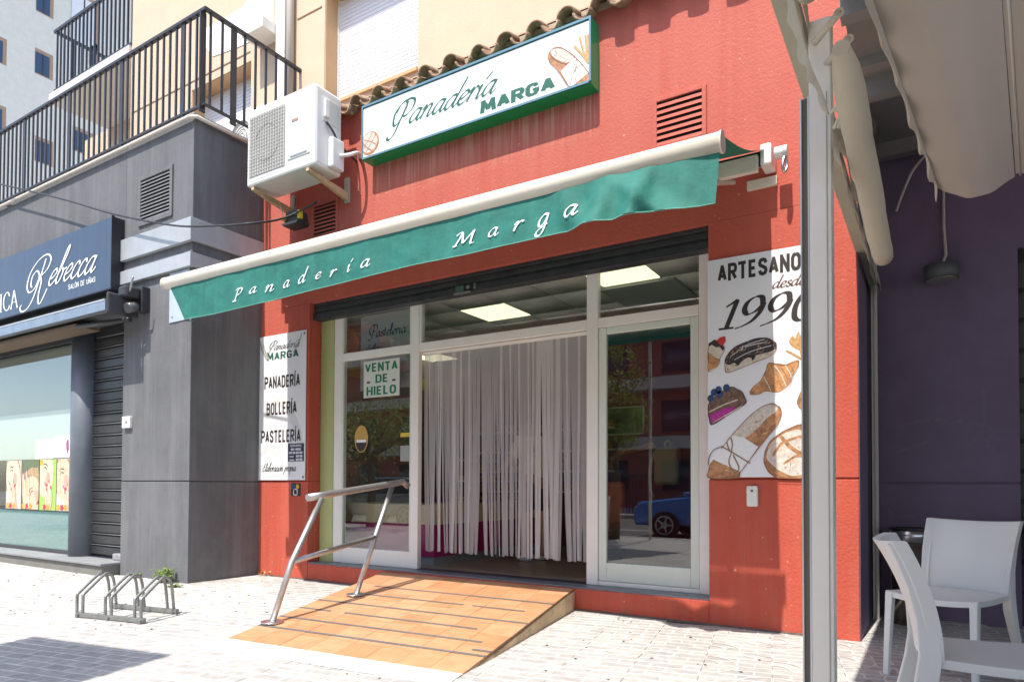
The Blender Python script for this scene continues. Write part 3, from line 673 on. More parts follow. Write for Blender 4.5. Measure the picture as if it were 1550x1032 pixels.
# lettering inside the shop on a white board
wb = thing('menu_board', 'white board with blackletter pastry heading inside the left window', 'menu board')
bx('board', -5.72, -4.8, 5.8, 5.81, 2.2, 3.08, mat('grey white board', (.46, .42, .42), .6), wb)
flat('printed_bread', ell(-5.9, 2.76, .14, .18, 18, 0, .1), 5.80, mat('baked print', (.42, .24, .08), .6, var=.4, vscale=25), wb)
bm_ = script_bm('Pasteleria M', shear=.05, wmin=.06, wmax=.34, nib=radians(40)); fit(bm_, -5.60, -4.84, 2.775, 2.965, 5.796)
obj('lettering', bm_, mat('slate ink', (.05, .06, .09), .6), wb)
bm_ = script_bm('Bolleria', shear=.2, wmin=.05, wmax=.25); fit(bm_, -5.62, -5.36, 2.66, 2.74, 5.796); obj('lettering', bm_, mat('plum ink', (.2, .03, .08), .6), wb)
# person
SKIN = mat('skin', (.50, .29, .19), .55, var=.05)
V = [(0,0,.95),(0,.02,1.12),(0,-.02,1.32),(0,-.06,1.46),(0,-.075,1.54),(0,-.06,1.66),(0,-.07,1.77),
     (.16,-.05,1.44),(.2,-.18,1.22),(.12,-.40,1.12),(.07,-.50,1.10),
     (-.16,-.05,1.44),(-.21,-.20,1.24),(-.15,-.42,1.12),(-.11,-.52,1.10),
     (.10,0,.90),(.11,-.01,.5),(.11,.02,.10),(.11,-.10,.035),
     (-.10,0,.90),(-.12,.03,.5),(-.12,.05,.10),(-.12,-.07,.035)]
E = [(0,1),(1,2),(2,3),(3,4),(4,5),(5,6),(3,7),(7,8),(8,9),(9,10),(3,11),(11,12),(12,13),(13,14),(0,15),(15,16),(16,17),(17,18),(0,19),(19,20),(20,21),(21,22)]
Rr = [(.15,.11),(.135,.10),(.16,.11),(.12,.09),.055,.088,.075,.065,.05,.038,.03,.065,.05,.038,.03,.10,.062,.042,.035,.10,.062,.042,.035]
person = thing('person', 'person in pale shirt and navy shorts standing at the counter behind the strip curtain', 'person', loc=(-4.08, 7.05, .2), rz=radians(75-180))
# local -Y is forward
body = link('body', mesh_from_skin(V, E, Rr), person); body.data.materials.append(SKIN)
sv = [0,1,2,3,7,8,11,12]; vi = {a: i for i, a in enumerate(sv)}
se = [(0,1),(1,2),(2,3),(3,7),(7,8),(3,11),(11,12)]
shirt = link('shirt', mesh_from_skin([V[a] if a != 8 and a != 12 else V[a] for a in sv], [(vi[a], vi[b_]) for a, b_ in se], [(.185,.14),(.17,.13),(.185,.13),(.14,.11),.09,.075,.09,.075]), person); shirt.data.materials.append(mat('pale shirt', (.80, .75, .62), .85, bump=.2))
sh_ = link('shorts', mesh_from_skin([(0,0,.98),(.1,0,.86),(.115,-.01,.56),(-.1,0,.86),(-.12,.02,.56)], [(0,1),(1,2),(0,3),(3,4)], [(.17,.13),.125,.095,.125,.095]), person); sh_.data.materials.append(mat('navy shorts', (.012, .02, .05), .85))
b = BM(); bmesh.ops.create_icosphere(b, subdivisions=3, radius=1, matrix=Matrix.Translation((0, -.045, 1.74)) @ Matrix.Diagonal((.095, .105, .115, 1)))
for v in b.verts:
    if v.co.y < -.12 and v.co.z < 1.79: v.co.y = -.12
obj('hair', b, mat('dark hair', (.02, .014, .01), .7, bump=.4, bscale=90), person, smooth=True)
b = BM()
for sx in (-1, 1): bmesh.ops.create_icosphere(b, subdivisions=2, radius=1, matrix=Matrix.Translation((sx*.11+(.0), -.05, .03)) @ Matrix.Diagonal((.05, .13, .04, 1)))
obj('shoes', b, mat('white shoe', (.6, .6, .58), .6), person, smooth=True)
b = BM()
bmesh.ops.create_icosphere(b, subdivisions=1, radius=.014, matrix=Matrix.Translation((0, -.155, 1.69))); 
for sx in (-1, 1):
    bmesh.ops.create_icosphere(b, subdivisions=1, radius=.02, matrix=Matrix.Translation((sx*.09, -.06, 1.70)))
    hx, hy = (.07, -.50) if sx > 0 else (-.11, -.52)
    for q in range(4): tube(b, [(hx-.03+.02*q, hy-.02, 1.10), (hx-.03+.02*q, hy-.07, 1.10), (hx-.03+.02*q, hy-.10, 1.075)], [.009, .008, .006], 6)
    tube(b, [(hx-.04*sx, hy, 1.095), (hx-.06*sx, hy-.05, 1.08)], [.011, .008], 6)
obj('hands_and_face', b, SKIN, person, smooth=True)

# ---------------- lightbox sign ----------------
sg = thing('wall_sign', 'long white lightbox sign with green edges reading Panadería Marga above the awning', 'sign')
x0, x1, z0, z1 = -5.205, -2.492, 4.60, 5.16
b = BM(); box(b, x0+.01, x1, 5.275, 5.43, z0-.02, z1+.01); obj('sign_body', b, SIGNG, sg, bevel=.004)
bx('sign_face', x0+.02, x1-.02, 5.268, 5.275, z0+.01, z1-.02, mat('sign white acrylic', (.80, .82, .84), .3, emit=0.0), sg)
b = BM(); box(b, x0, x1, 5.258, 5.276, z1-.01, z1+.012); box(b, x0, x0+.018, 5.258, 5.276, z0, z1-.01); box(b, x1-.018, x1, 5.258, 5.276, z0, z1-.01); box(b, x0+.018, x1-.018, 5.258, 5.268, z0-.012, z0+.008)
obj('sign_trim', b, mat('blue grey trim', (.16, .28, .33), .3, .4), sg)
SY = 5.266
bm_ = script_bm('anadería', shear=.5, wmin=.05, wmax=.22, nib=radians(35)); fit(bm_, -4.55, -3.455, 4.80, 5.06, SY-.0006); obj('lettering', bm_, INKG, sg)
bm_ = script_bm('P', shear=.35, wmin=.045, wmax=.24, nib=radians(35)); fit(bm_, -4.86, -4.45, 4.70, 5.07, SY); obj('lettering', bm_, INKG, sg)
bm_ = sans_bm('MARGA', .52, .60); fit(bm_, -3.66, -2.845, 4.645, 4.768, SY); obj('lettering', bm_, INKG, sg)
CR = mat('printed crust', (.42, .20, .09), .5, var=.5, vscale=30)
FLOUR = mat('printed flour', (.62, .55, .48), .5, var=.25, vscale=40, spots=.7, spcol=(.40, .24, .14), spscale=22)
PAPER = mat('printed paper', (.78, .78, .78), .5, var=.04, vscale=30)
TWINE = mat('printed twine', (.28, .18, .11), .5)
WHEAT = mat('printed wheat', (.52, .30, .12), .5, var=.4, vscale=50)
flat('printed_loaf', [(max(x0+.024, a), c) for a, c in ell(-5.09, 4.745, .135, .125, 28)], SY, CR, sg)
flat('printed_loaf', [(max(x0+.024, a), c) for a, c in ell(-5.10, 4.752, .118, .108, 28, 0, .06)], SY-.0008, FLOUR, sg)
strokes_flat('printed_cuts', [[(-5.17, 4.80), (-5.08, 4.76), (-5.0, 4.71)], [(-5.17, 4.73), (-5.09, 4.80), (-5.05, 4.85)], [(-5.14, 4.66), (-5.05, 4.76), (-5.0, 4.82)], [(-5.18, 4.76), (-5.12, 4.70), (-5.06, 4.66)]], .012, SY-.0016, CR, sg)
def P_(a): return [(p[0], p[2]) for p in a]
flat('printed_baguette', [(-2.917,5.27,4.956),(-2.897,5.27,4.997),(-2.849,5.27,5.011),(-2.783,5.27,4.988),(-2.704,5.27,4.92),(-2.639,5.27,4.851),(-2.511,5.27,4.669),(-2.511,5.27,4.593),(-2.619,5.27,4.592),(-2.703,5.27,4.612),(-2.815,5.27,4.79),(-2.889,5.27,4.881)], SY, CR, sg)
flat('printed_baguette', [(-2.896,5.27,4.991),(-2.849,5.27,5.005),(-2.776,5.27,4.98),(-2.704,5.27,4.92),(-2.652,5.27,4.861),(-2.677,5.27,4.834),(-2.73,5.27,4.828),(-2.796,5.27,4.868),(-2.863,5.27,4.926)], SY-.0008, FLOUR, sg)
flat('printed_wrap', [(-2.789,5.27,4.776),(-2.652,5.27,4.855),(-2.524,5.27,4.725),(-2.511,5.27,4.68),(-2.664,5.27,4.612),(-2.703,5.27,4.618)], SY-.0016, PAPER, sg)
strokes_flat('printed_twine', [[(-2.716,5.27,4.676),(-2.638,5.27,4.751),(-2.549,5.27,4.774)], [(-2.638,5.27,4.751),(-2.658,5.27,4.816),(-2.626,5.27,4.823),(-2.632,5.27,4.749)], [(-2.638,5.27,4.751),(-2.677,5.27,4.687),(-2.69,5.27,4.62)], [(-2.638,5.27,4.745),(-2.638,5.27,4.663),(-2.664,5.27,4.624)]], .008, SY-.0024, TWINE, sg)
for k, (a, c) in enumerate(((876, 58), (884, 56), (872, 68), (881, 70), (888, 66))):
    pass
strokes_flat('printed_wheat', [[(-2.517,5.27,4.764),(-2.562,5.27,4.872),(-2.607,5.27,5.028)], [(-2.517,5.27,4.764),(-2.536,5.27,4.886),(-2.549,5.27,5.025)], [(-2.517,5.27,4.764),(-2.587,5.27,4.869),(-2.658,5.27,4.963)], [(-2.511,5.27,4.762),(-2.517,5.27,4.88),(-2.524,5.27,5.022)]], .022, SY-.001, WHEAT, sg)

# ---------------- awning ----------------
aw = thing('shop_awning', 'green awning with cream bar and white letters Panadería Marga over the shop window', 'awning')
BL = Vector((-6.60, 3.94, 3.13)); BR = Vector((-1.035, 3.94, 3.095))
def barprof(b, A, B, r1, r2, n=14):
    prev = None
    for p in (A, B):
        ring = [b.verts.new((p.x, p.y+r1*cos(2*pi*k/n), p.z+r2*sin(2*pi*k/n))) for k in range(n)]
        if prev:
            for k in range(n): b.faces.new((prev[k], prev[(k+1)%n], ring[(k+1)%n], ring[k])).smooth = True
        else: b.faces.new(ring)
        prev = ring
    b.faces.new(prev)
b = BM(); barprof(b, BL, BR, .055, .062); obj('front_bar', b, CREAM, aw)
for p, s in ((BL, -1), (BR, 1)):
    b = BM(); barprof(b, p+Vector((s*.0, 0, 0)), p+Vector((s*.012, 0, 0)), .059, .067); obj('bar_cap', b, mat('cap plastic', (.66, .60, .52), .5), aw)
tb('roller_tube', [(-6.62, 5.30, 3.60), (-1.03, 5.30, 3.575)], .055, DGREEN, aw, seg=14)
b = BM(); box(b, -6.62, -1.10, 5.20, 5.25, 3.45, 3.575); obj('torsion_bar', b, CREAM, aw, bevel=.006)
b = BM(); box(b, -6.62, -1.02, 5.345, 5.395, 3.55, 3.66); obj('back_cover', b, CREAM, aw, bevel=.006)
for x in (-6.65, -1.06):
    b = BM(); box(b, x-.03, x+.05, 5.24, 5.43, 3.50, 3.66); obj('wall_bracket', b, WHITEM, aw, bevel=.012)
    b = BM(); box(b, x-.16, x+.06, 5.395, 5.43, 3.40, 3.47); obj('wall_plate', b, CREAM, aw, bevel=.003)
tb('gear_box', [(-.99, 5.28, 3.58), (-.90, 5.28, 3.58)], .045, WHITEM, aw)
tb('crank_eye', spline([(-.92, 5.27, 3.55), (-.93, 5.25, 3.48), (-.92, 5.26, 3.42), (-.905, 5.28, 3.47), (-.92, 5.27, 3.55)]), .012, STEEL, aw)
# folding arms
for x, s in ((-1.30, -1), (-6.3, 1)):
    tb('folding_arm', [(x, 5.33, 3.46), (x+s*.62, 4.66, 3.30), (x+s*.12, 3.98, 3.13)], .022, CREAM, aw, seg=8)
# canopy cloth
def grid(name, f, nu, nv, m, parent, smooth=True, double=False):
    b = BM(); Vv = [[b.verts.new(f(i/nu, j/nv)) for j in range(nv+1)] for i in range(nu+1)]
    for i in range(nu):
        for j in range(nv):
            fc = b.faces.new((Vv[i][j], Vv[i+1][j], Vv[i+1][j+1], Vv[i][j+1])); fc.smooth = smooth
    o = obj(name, b, m, parent); return o
def canopy(u, v):
    x = -6.56+(5.50)*u; y = 3.97+(5.27-3.97)*v; z = (3.175)*(1-v)+3.635*v-.05*sin(pi*v)+.006*sin(u*40+v*3)
    return (x, y, z)
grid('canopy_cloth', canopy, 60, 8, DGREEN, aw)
# valance
bot = [(-6.212,3.94,2.714),(-5.74,3.94,2.705),(-4.93,3.94,2.717),(-4.237,3.94,2.735),(-3.318,3.94,2.758),(-2.885,3.94,2.75),(-2.544,3.94,2.755),(-2.077,3.94,2.753),(-1.613,3.94,2.738),(-1.357,3.94,2.739),(-1.192,3.94,2.728),(-1.06,3.94,2.731)]
top = [(-6.429,3.94,2.981),(-1.029,3.94,2.979)]
def interp(u):
    xs = bot[0][0]+(bot[-1][0]-bot[0][0])*u
    for a, c in zip(bot, bot[1:]):
        if xs <= c[0]+1e-6:
            t = (xs-a[0])/(c[0]-a[0]); return xs, a[2]+(c[2]-a[2])*t
    return xs, bot[-1][2]
random.seed(21); FD = [(random.random(), random.uniform(.008, .03), random.uniform(-2.5, 2.5), random.uniform(.005, .017)) for _ in range(44)]
FD += [(0.80+.2*random.random(), random.uniform(.008, .025), random.uniform(-1.5, 1.5), random.uniform(.01, .022)) for _ in range(12)]
def val(u, v):
    xb, zb = interp(u); xt = -6.50+5.46*u; zt = BL.z+(BR.z-BL.z)*u-.062
    x = xt*(1-v)+xb*v if u < .08 or u > .97 else xt*(1-v)+(xb)*v
    z = zt*(1-v)+zb*v
    d = 0
    for c, w, sl_, am in FD:
        q = (u+sl_*.03*v-c)/w
        if abs(q) < 3: d += (1.0 if u < .79 else 1.0+2.4*min(1, (u-.79)/.06))*am*math.exp(-q*q)*(0.25+.75*v)
    d += .006*sin(u*55+2*v)
    return (x, 3.925-d*(.42 if u < .79 else .42+.45*min(1, (u-.79)/.05))-.012*v, z-.12*d*v)
grid('valance', val, 260, 10, GREEN, aw)
bxm = BM()
for (u0) in (0.0,):
    tube(bxm, [Vector(val(u/60, 1.0))+Vector((0, -.003, 0)) for u in range(61)], .0035, 5)
obj('valance_hem', bxm, mat('frayed hem', (.12, .36, .28), .8), aw)
LT = [('P',355,371,458,435),('a',380,391,446,433),('n',403,417,444,429.5),('a',430,440,437,423),('d',453,469,431,403),('e',480,489,424,411),('r',501,512,420,407),('í',527,537,413,391),('a',548,563,407,391),
      ('M',687,721,376,347),('a',740,757,361,343),('r',779,796,352,333),('g',813,834,363,322),('a',859,881,335,311)]
LP_ = [[(-5.467,3.92,2.775),(-5.317,3.92,2.894)],[(-5.231,3.92,2.814),(-5.131,3.92,2.877)],[(-5.022,3.92,2.796),(-4.899,3.92,2.862)],[(-4.786,3.92,2.801),(-4.702,3.92,2.869)],[(-4.592,3.92,2.806),(-4.464,3.92,2.944)],[(-4.374,3.92,2.811),(-4.304,3.92,2.872)],[(-4.209,3.92,2.807),(-4.126,3.92,2.865)],[(-4.013,3.92,2.814),(-3.941,3.92,2.92)],[(-3.86,3.92,2.82),(-3.754,3.92,2.887)],[(-2.948,3.92,2.818),(-2.75,3.92,2.919)],[(-2.642,3.92,2.833),(-2.549,3.92,2.898)],[(-2.43,3.92,2.833),(-2.34,3.92,2.902)],[(-2.252,3.92,2.749),(-2.146,3.92,2.91)],[(-2.023,3.92,2.828),(-1.918,3.92,2.91)]]
for (ch, *_), (A, B) in zip(LT, LP_):
    bm_ = script_bm('Q' if ch == 'P' else ch, shear=.22, wmin=.05, wmax=.235, nib=radians(38))
    mid = (A[2]+B[2])/2; rise = abs(B[2]-A[2])
    fit(bm_, A[0], B[0], A[2], B[2], 3.90)
    # lay the letters on the cloth
    for v in bm_.verts:
        u = (v.co.x+6.50)/5.46; zt = BL.z+(BR.z-BL.z)*u-.062; zb = interp(max(0, min(1, u)))[1]; t = max(0, min(1, (zt-v.co.z)/(zt-zb)))
        u = max(0, min(1, (v.co.x-(-6.50*(1-t)+bot[0][0]*t))/(5.46*(1-t)+(bot[-1][0]-bot[0][0])*t)))
        v.co.y = val(u, t)[1]-.007-(3.90-v.co.y)
    obj('lettering', bm_, WHITEI, aw)
tb('loose_thread', spline([(-6.28, 3.92, 2.78), (-6.2, 3.92, 2.70), (-6.05, 3.92, 2.70), (-5.98, 3.92, 2.80)]), .004, GREEN, aw, seg=5)

# ---------------- air conditioner ----------------
ACW = mat('white enamel', (.80, .80, .77), .35, var=.03, vscale=4, streak=.12, stcol=(.5, .47, .4))
ac = thing('air_conditioner', 'big white air conditioner outdoor unit on rusty brackets left of the sign', 'air conditioner')
ax0, ax1, ay0, ay1, az0, az1 = -6.55, -5.45, 4.83, 5.21, 4.44, 5.30
bx('casing', ax0, ax1, ay0, ay1, az0, az1, ACW, ac, bevel=.025)
bx('front_panel', ax0+.68, ax1-.06, ay0-.012, ay0+.01, az0+.13, az1-.07, mat('enamel panel', (.82, .82, .80), .3), ac, bevel=.012)
gx0, gx1, gz0, gz1 = ax0+.05, ax0+.64, az0+.09, az1-.09
bx('grille_back', gx0, gx1, ay0-.003, ay0+.001, gz0, gz1, mat('fin grey', (.33, .325, .30), .6, var=.15, vscale=9), ac)
b = BM(); tube(b, [((gx0+gx1)/2+.2*cos(a*pi/12), ay0-.005, (gz0+gz1)/2+.2*sin(a*pi/12)) for a in range(24)], .004, 6, closed=True); obj('fan_ring', b, mat('fan grey', (.31, .305, .285), .6), ac)
b = BM(); n = 14
for k in range(n+1):
    x = gx0+(gx1-gx0)*k/n; tube(b, [(x, ay0-.02, gz0), (x, ay0-.02, gz1)], .0028, 4, smooth=False)
for k in range(19):
    z = gz0+(gz1-gz0)*k/18; tube(b, [(gx0, ay0-.023, z), (gx1, ay0-.023, z)], .0028, 4, smooth=False)
obj('grille', b, mat('grille white', (.66, .66, .62), .5), ac)
bx('badge', ax0+.76, ax0+.86, ay0-.016, ay0-.011, az1-.34, az1-.31, mat('badge', (.35, .22, .16), .5), ac)
bx('drain_slot', ax0+.74, ax1-.10, ay0-.017, ay0-.011, az0+.15, az0+.165, mat('slot grey', (.3, .32, .36), .5), ac)
bx('side_cover', ax1-.002, ax1+.012, ay0+.10, ay1-.04, az0+.50, az1-.10, mat('side grey', (.62, .62, .58), .4), ac, bevel=.006)
bx('handle', ax1+.008, ax1+.04, ay0+.11, ay0+.17, az0+.54, az1-.12, ACW, ac, bevel=.01)
bx('valve_cover', ax1-.002, ax1+.07, ay0+.18, ay1-.02, az0+.03, az0+.36, ACW, ac, bevel=.02)
bx('side_panel', ax1-.002, ax1+.004, ay0+.03, ay1-.02, az0+.04, az1-.05, mat('enamel shade', (.74, .74, .71), .4), ac)
tb('power_cable', spline([(ax1+.014, 4.98, az0+.50), (ax1+.05, 5.03, az0+.42), (ax1+.05, 5.13, az0+.32), (ax1+.05, 5.3, az0+.26), (ax1+.02, 5.42, az0+.25)]), .012, BLACKM, ac)
tb('refrigerant_pipe', spline([(ax1+.07, 5.12, az0+.18), (ax1+.14, 5.18, az0+.2), (ax1+.15, 5.28, az0+.26), (ax1+.10, 5.38, az0+.3), (ax1+.05, 5.43, az0+.3)]), .02, ACW, ac)
for xx in (ax0+.07, ax1-.14):
    b = BM(); prism(b, [(ay0+.01, az0-.012), (ay0+.01, az0-.045), (5.40, az0-.16), (5.40, az0-.07)], xx, xx+.045, axis='X')
    o = obj('bracket', b, RUST, ac, bevel=.003)
    b = BM(); box(b, xx-.01, xx+.05, 5.40, 5.43, az0-.18, az0+.10); obj('bracket_rail', b, mat('rail paint', (.45, .44, .36), .6), ac)
    
# cable box hung below
cb = thing('cable_splice_box', 'black cable splice enclosure with yellow clip hanging under the air conditioner', 'cable box')
P0 = [(-6.278,5.15,4.087),(-5.904,5.15,4.011),(-6.101,5.15,4.149),(-6.098,5.15,3.96)]
cx_ = (P0[0][0]+P0[1][0])/2; cz_ = P0[0][2]
b = BM(); prism(b, [(cx_-.15, cz_-.05), (cx_+.15, cz_-.05), (cx_+.12, cz_-.09), (cx_-.10, cz_-.09)], 5.05, 5.22); obj('tray', b, BLACKM, cb, bevel=.01)
b = BM(); prism(b, [(cx_-.09, cz_+.08), (cx_+.10, cz_+.08), (cx_+.13, cz_-.045), (cx_-.11, cz_-.045)], 5.07, 5.22); obj('enclosure', b, mat('rubber black', (.03, .03, .03), .6), cb, bevel=.015)
tb('yellow_clip', [(cx_-.12, 5.05, cz_-.02), (cx_+.0, 5.055, cz_+.02), (cx_+.14, 5.05, cz_+.01)], .008, mat('yellow plastic', (.6, .45, .02), .5), cb, seg=6)
b = BM(); box(b, cx_+.13, cx_+.16, 5.05, 5.10, cz_-.04, cz_+.05); obj('yellow_clip', b, mat('yellow plastic', (.6, .45, .02)), cb)
tb('hanger', [(cx_-.04, 5.15, cz_+.07), (cx_-.02, 5.15, cz_+.25)], .006, BLACKM, cb, seg=5)
tb('hanger', [(cx_-.13, 5.1, cz_-.03), (cx_-.24, 5.1, cz_+.25)], .006, mat('rail paint', (.45, .44, .36)), cb, seg=5)
wp = [(-12.203,4.35,5.687),(-10.794,4.35,5.212),(-9.578,4.35,4.794),(-8.412,4.35,4.366),(-7.194,4.35,3.984),(-6.471,4.35,3.831),(-5.819,4.35,3.727)]+[(-5.996,4.9,4.004)]+[(-5.815,5.2,4.247)]
# keep the cable sag smooth from the salon roof to the splice box
o = tb('overhead_cable', spline(wp, 5), .011, BLACKM, None, seg=6); tag(o, 'thin black cable drooping from the salon front to the box below the air conditioner', 'cable')

# ---------------- flat banners and small wall things ----------------
def panel(name, label, cat, x0, x1, z0, z1, y, m, t=.006):
    th = thing(name, label, cat); bx('sheet', x0, x1, y-t, y, z0, z1, m, th); return th, y-t-.0012
BAN = mat('banner vinyl', (.78, .79, .81), .35, var=.02)
lb, by = panel('price_banner', 'tall white banner with Panadería, Bollería, Pastelería on the left red pillar', 'banner', -7.09, -6.21, 1.155, 2.91, 5.42, BAN)
R1 = [(-6.905,5.42,2.7),(-6.339,5.42,2.784),(-6.946,5.42,2.257),(-6.31,5.42,2.398),(-6.903,5.42,1.923),(-6.362,5.42,2.09),(-6.996,5.42,1.595),(-6.288,5.42,1.768),(-6.94,5.42,1.262),(-6.293,5.42,1.358),(-6.538,5.42,1.582),(-6.204,5.42,1.38)]
bm_ = sans_bm('MARGA', .42); fit(bm_, R1[0][0], R1[1][0], 2.605, 2.70, by); obj('lettering', bm_, INKG, lb)
bm_ = script_bm('Panadería', shear=.4, wmin=.08, wmax=.24); fit(bm_, R1[0][0]-.0, R1[1][0]+.02, 2.70, 2.84, by-.001); obj('lettering', bm_, mat('grey ink', (.16, .17, .17), .5), lb)
for ws in ([[(-6.9, 2.62), (-7.0, 2.75), (-7.03, 2.85)], [(-6.88, 2.63), (-6.95, 2.74), (-6.98, 2.82)]], [[(-6.42, 2.68), (-6.32, 2.80), (-6.29, 2.88)], [(-6.43, 2.66), (-6.35, 2.76), (-6.33, 2.82)]]): strokes_flat('wheat_emblem', ws, .03, by, mat('pale wheat grey', (.42, .42, .38), .5), lb)
for txt, i, bo in (('PANADERÍA', 2, .03), ('BOLLERÍA', 4, .03), ('PASTELERÍA', 6, .03)):
    pass
for txt, a, c, zc in (('PANADERÍA', R1[2][0], R1[3][0], 2.26), ('BOLLERÍA', R1[4][0], R1[5][0], 1.94), ('PASTELERÍA', R1[6][0], R1[7][0], 1.605)):
    bm_ = sans_bm(txt, .42, .62); fit(bm_, a, c, zc, zc+.19, by); obj('lettering', bm_, INK, lb)
bm_ = script_bm('Elaboración propia', shear=.4, wmin=.08, wmax=.26) if 'ó' in G else None
fit(bm_, -6.96, -6.36, 1.22, 1.37, by-.001); obj('lettering', bm_, INK, lb)
bx('hours_plate', -6.50, -6.23, by-.004, by, 1.375, 1.585, mat('navy plate', (.045, .045, .08), .5), lb)
bm_ = sans_bm('HORARIO', .3); fit(bm_, -6.46, -6.27, 1.545, 1.572, by-.0052); obj('lettering', bm_, WHITEI, lb)
b = BM()
for zz, spans in ((1.515, ((-6.45, -6.39), (-6.37, -6.28))), (1.475, ((-6.48, -6.43), (-6.42, -6.37), (-6.36, -6.31), (-6.30, -6.25))), (1.435, ((-6.47, -6.40), (-6.36, -6.31), (-6.30, -6.25))), (1.395, ((-6.47, -6.39), (-6.36, -6.31), (-6.30, -6.25)))):
    for a, c in spans: box(b, a, c, by-.0062, by-.0052, zz-.012, zz+(.004 if a < -6.38 and zz < 1.46 else .014))
obj('hours_print', b, mat('pale print', (.6, .6, .66), .5), lb)
strokes_flat('faint_print', [[(-7.0, 1.45), (-6.85, 1.55), (-6.7, 1.5), (-6.6, 1.6)], [(-6.9, 1.9), (-6.75, 2.1), (-6.5, 2.0), (-6.35, 1.75)], [(-7.02, 1.3), (-6.8, 1.25), (-6.55, 1.2)], [(-6.45, 1.9), (-6.32, 1.7), (-6.3, 1.5)]], .10, by+.0006, mat('faint print', (.66, .66, .66), .5), lb)
b = BM()
for x in (-7.06, -6.24):
    for z in (1.19, 2.87): box(b, x-.012, x+.012, by-.006, by, z-.012, z+.012)
obj('screw', b, mat('screw grey', (.3, .3, .3), .4, .8), lb)
st = tag(bx('sticker', -6.455, -6.30, 5.424, 5.43, .97, 1.115, mat('black sticker', (.04, .04, .05), .4)), None)
stt = thing('pillar_sticker', 'small dark sticker with blue P and yellow disc low on the left red pillar', 'sticker'); st.parent = stt
bm_ = sans_bm('P', .5); fit(bm_, -6.44, -6.39, 1.05, 1.105, 5.4225); obj('lettering', bm_, mat('blue print', (.01, .12, .45), .4), stt)
flat('yellow_disc', ell(-6.345, 1.08, .028, .028, 14), 5.4225, mat('yellow print', (.6, .38, .02), .4), stt)
strokes_flat('padlock_mark', [[(-6.41, .985), (-6.41, 1.035), (-6.38, 1.05), (-6.35, 1.035), (-6.35, .985), (-6.38, .98), (-6.41, .985)]], .012, 5.4225, WHITEI, stt)
db = thing('doorbell_box', 'small white box on the right red pillar under the pastry banner', 'bell box')
bx('case', -1.235, -1.15, 5.40, 5.43, .945, 1.105, mat('bell white', (.72, .70, .66), .4), db, bevel=.012)
b = BM(); box(b, -1.20, -1.185, 5.396, 5.40, 1.06, 1.075); obj('button', b, DGREY, db)

# right pastry banner
rb, by = panel('pastry_banner', 'white banner reading Artesanos desde 1990 with printed pastries on the right red pillar', 'banner', -1.531, -.68, 1.172, 2.905, 5.42, BAN)
def pj(pts): return [(p[0], p[2]) for p in pts]
R2 = [(-1.455,5.42,2.721),(-0.832,5.42,2.853),(-1.036,5.42,2.594),(-0.755,5.42,2.676),(-1.441,5.42,2.327),(-0.835,5.42,2.39),(-1.143,5.42,2.292)]
bm_ = sans_bm('ARTESANOS', .48, .66); fit(bm_, -1.452, -.755, 2.72, 2.86, by); obj('lettering', bm_, INK, rb)
bm_ = script_bm('desde', shear=.25, wmin=.08, wmax=.26); fit(bm_, -1.04, -.80, 2.604, 2.705, by); obj('lettering', bm_, mat('maroon ink', (.12, .04, .03), .5), rb)
bm_ = script_bm('1990', shear=.28, wmin=.07, wmax=.31, nib=radians(20)); fit(bm_, -1.445, -.70, 2.33, 2.575, by); obj('lettering', bm_, INK, rb)
CHOC = mat('printed chocolate', (.045, .035, .035), .5, var=.4, vscale=40)
CRM = mat('printed cream', (.62, .56, .46), .5, var=.2, vscale=40)
CRO = mat('printed croissant', (.52, .25, .10), .5, var=.45, vscale=25, spots=.5, spcol=(.66, .45, .26), spscale=14)
def zp(pts): return pts
flat('printed_eclair', [(-1.395,5.42,2.033),(-1.39,5.42,2.106),(-1.323,5.42,2.188),(-1.183,5.42,2.235),(-1.085,5.42,2.235),(-1.018,5.42,2.187),(-1.014,5.42,2.136),(-1.062,5.42,2.09),(-1.184,5.42,2.051),(-1.334,5.42,2.002),(-1.385,5.42,1.996)], by, CRM, rb)
flat('printed_eclair_glaze', [(-1.395,5.42,2.081),(-1.385,5.42,2.121),(-1.323,5.42,2.188),(-1.183,5.42,2.235),(-1.085,5.42,2.235),(-1.018,5.42,2.192),(-1.014,5.42,2.151),(-1.057,5.42,2.13),(-1.159,5.42,2.11),(-1.184,5.42,2.076),(-1.203,5.42,2.104),(-1.273,5.42,2.074),(-1.293,5.42,2.045),(-1.324,5.42,2.069),(-1.364,5.42,2.057)], by-.001, CHOC, rb)
strokes_flat('printed_icing', [[(-1.354,5.42,2.119),(-1.233,5.42,2.184),(-1.085,5.42,2.204)], [(-1.324,5.42,2.09),(-1.208,5.42,2.14),(-1.047,5.42,2.175)], [(-1.283,5.42,2.179),(-1.183,5.42,2.21),(-1.095,5.42,2.226)]], .007, by-.002, WHITEI, rb)
flat('printed_croissant', [(-1.204,5.42,1.837),(-1.175,5.42,1.876),(-1.126,5.42,1.913),(-1.086,5.42,1.991),(-1.067,5.42,2.04),(-1.0,5.42,2.029),(-0.943,5.42,2.018),(-0.897,5.42,2.034),(-0.855,5.42,2.04),(-0.86,5.42,1.996),(-0.897,5.42,1.925),(-0.925,5.42,1.862),(-1.001,5.42,1.812),(-1.087,5.42,1.828),(-1.145,5.42,1.807),(-1.195,5.42,1.81)], by, CRO, rb)
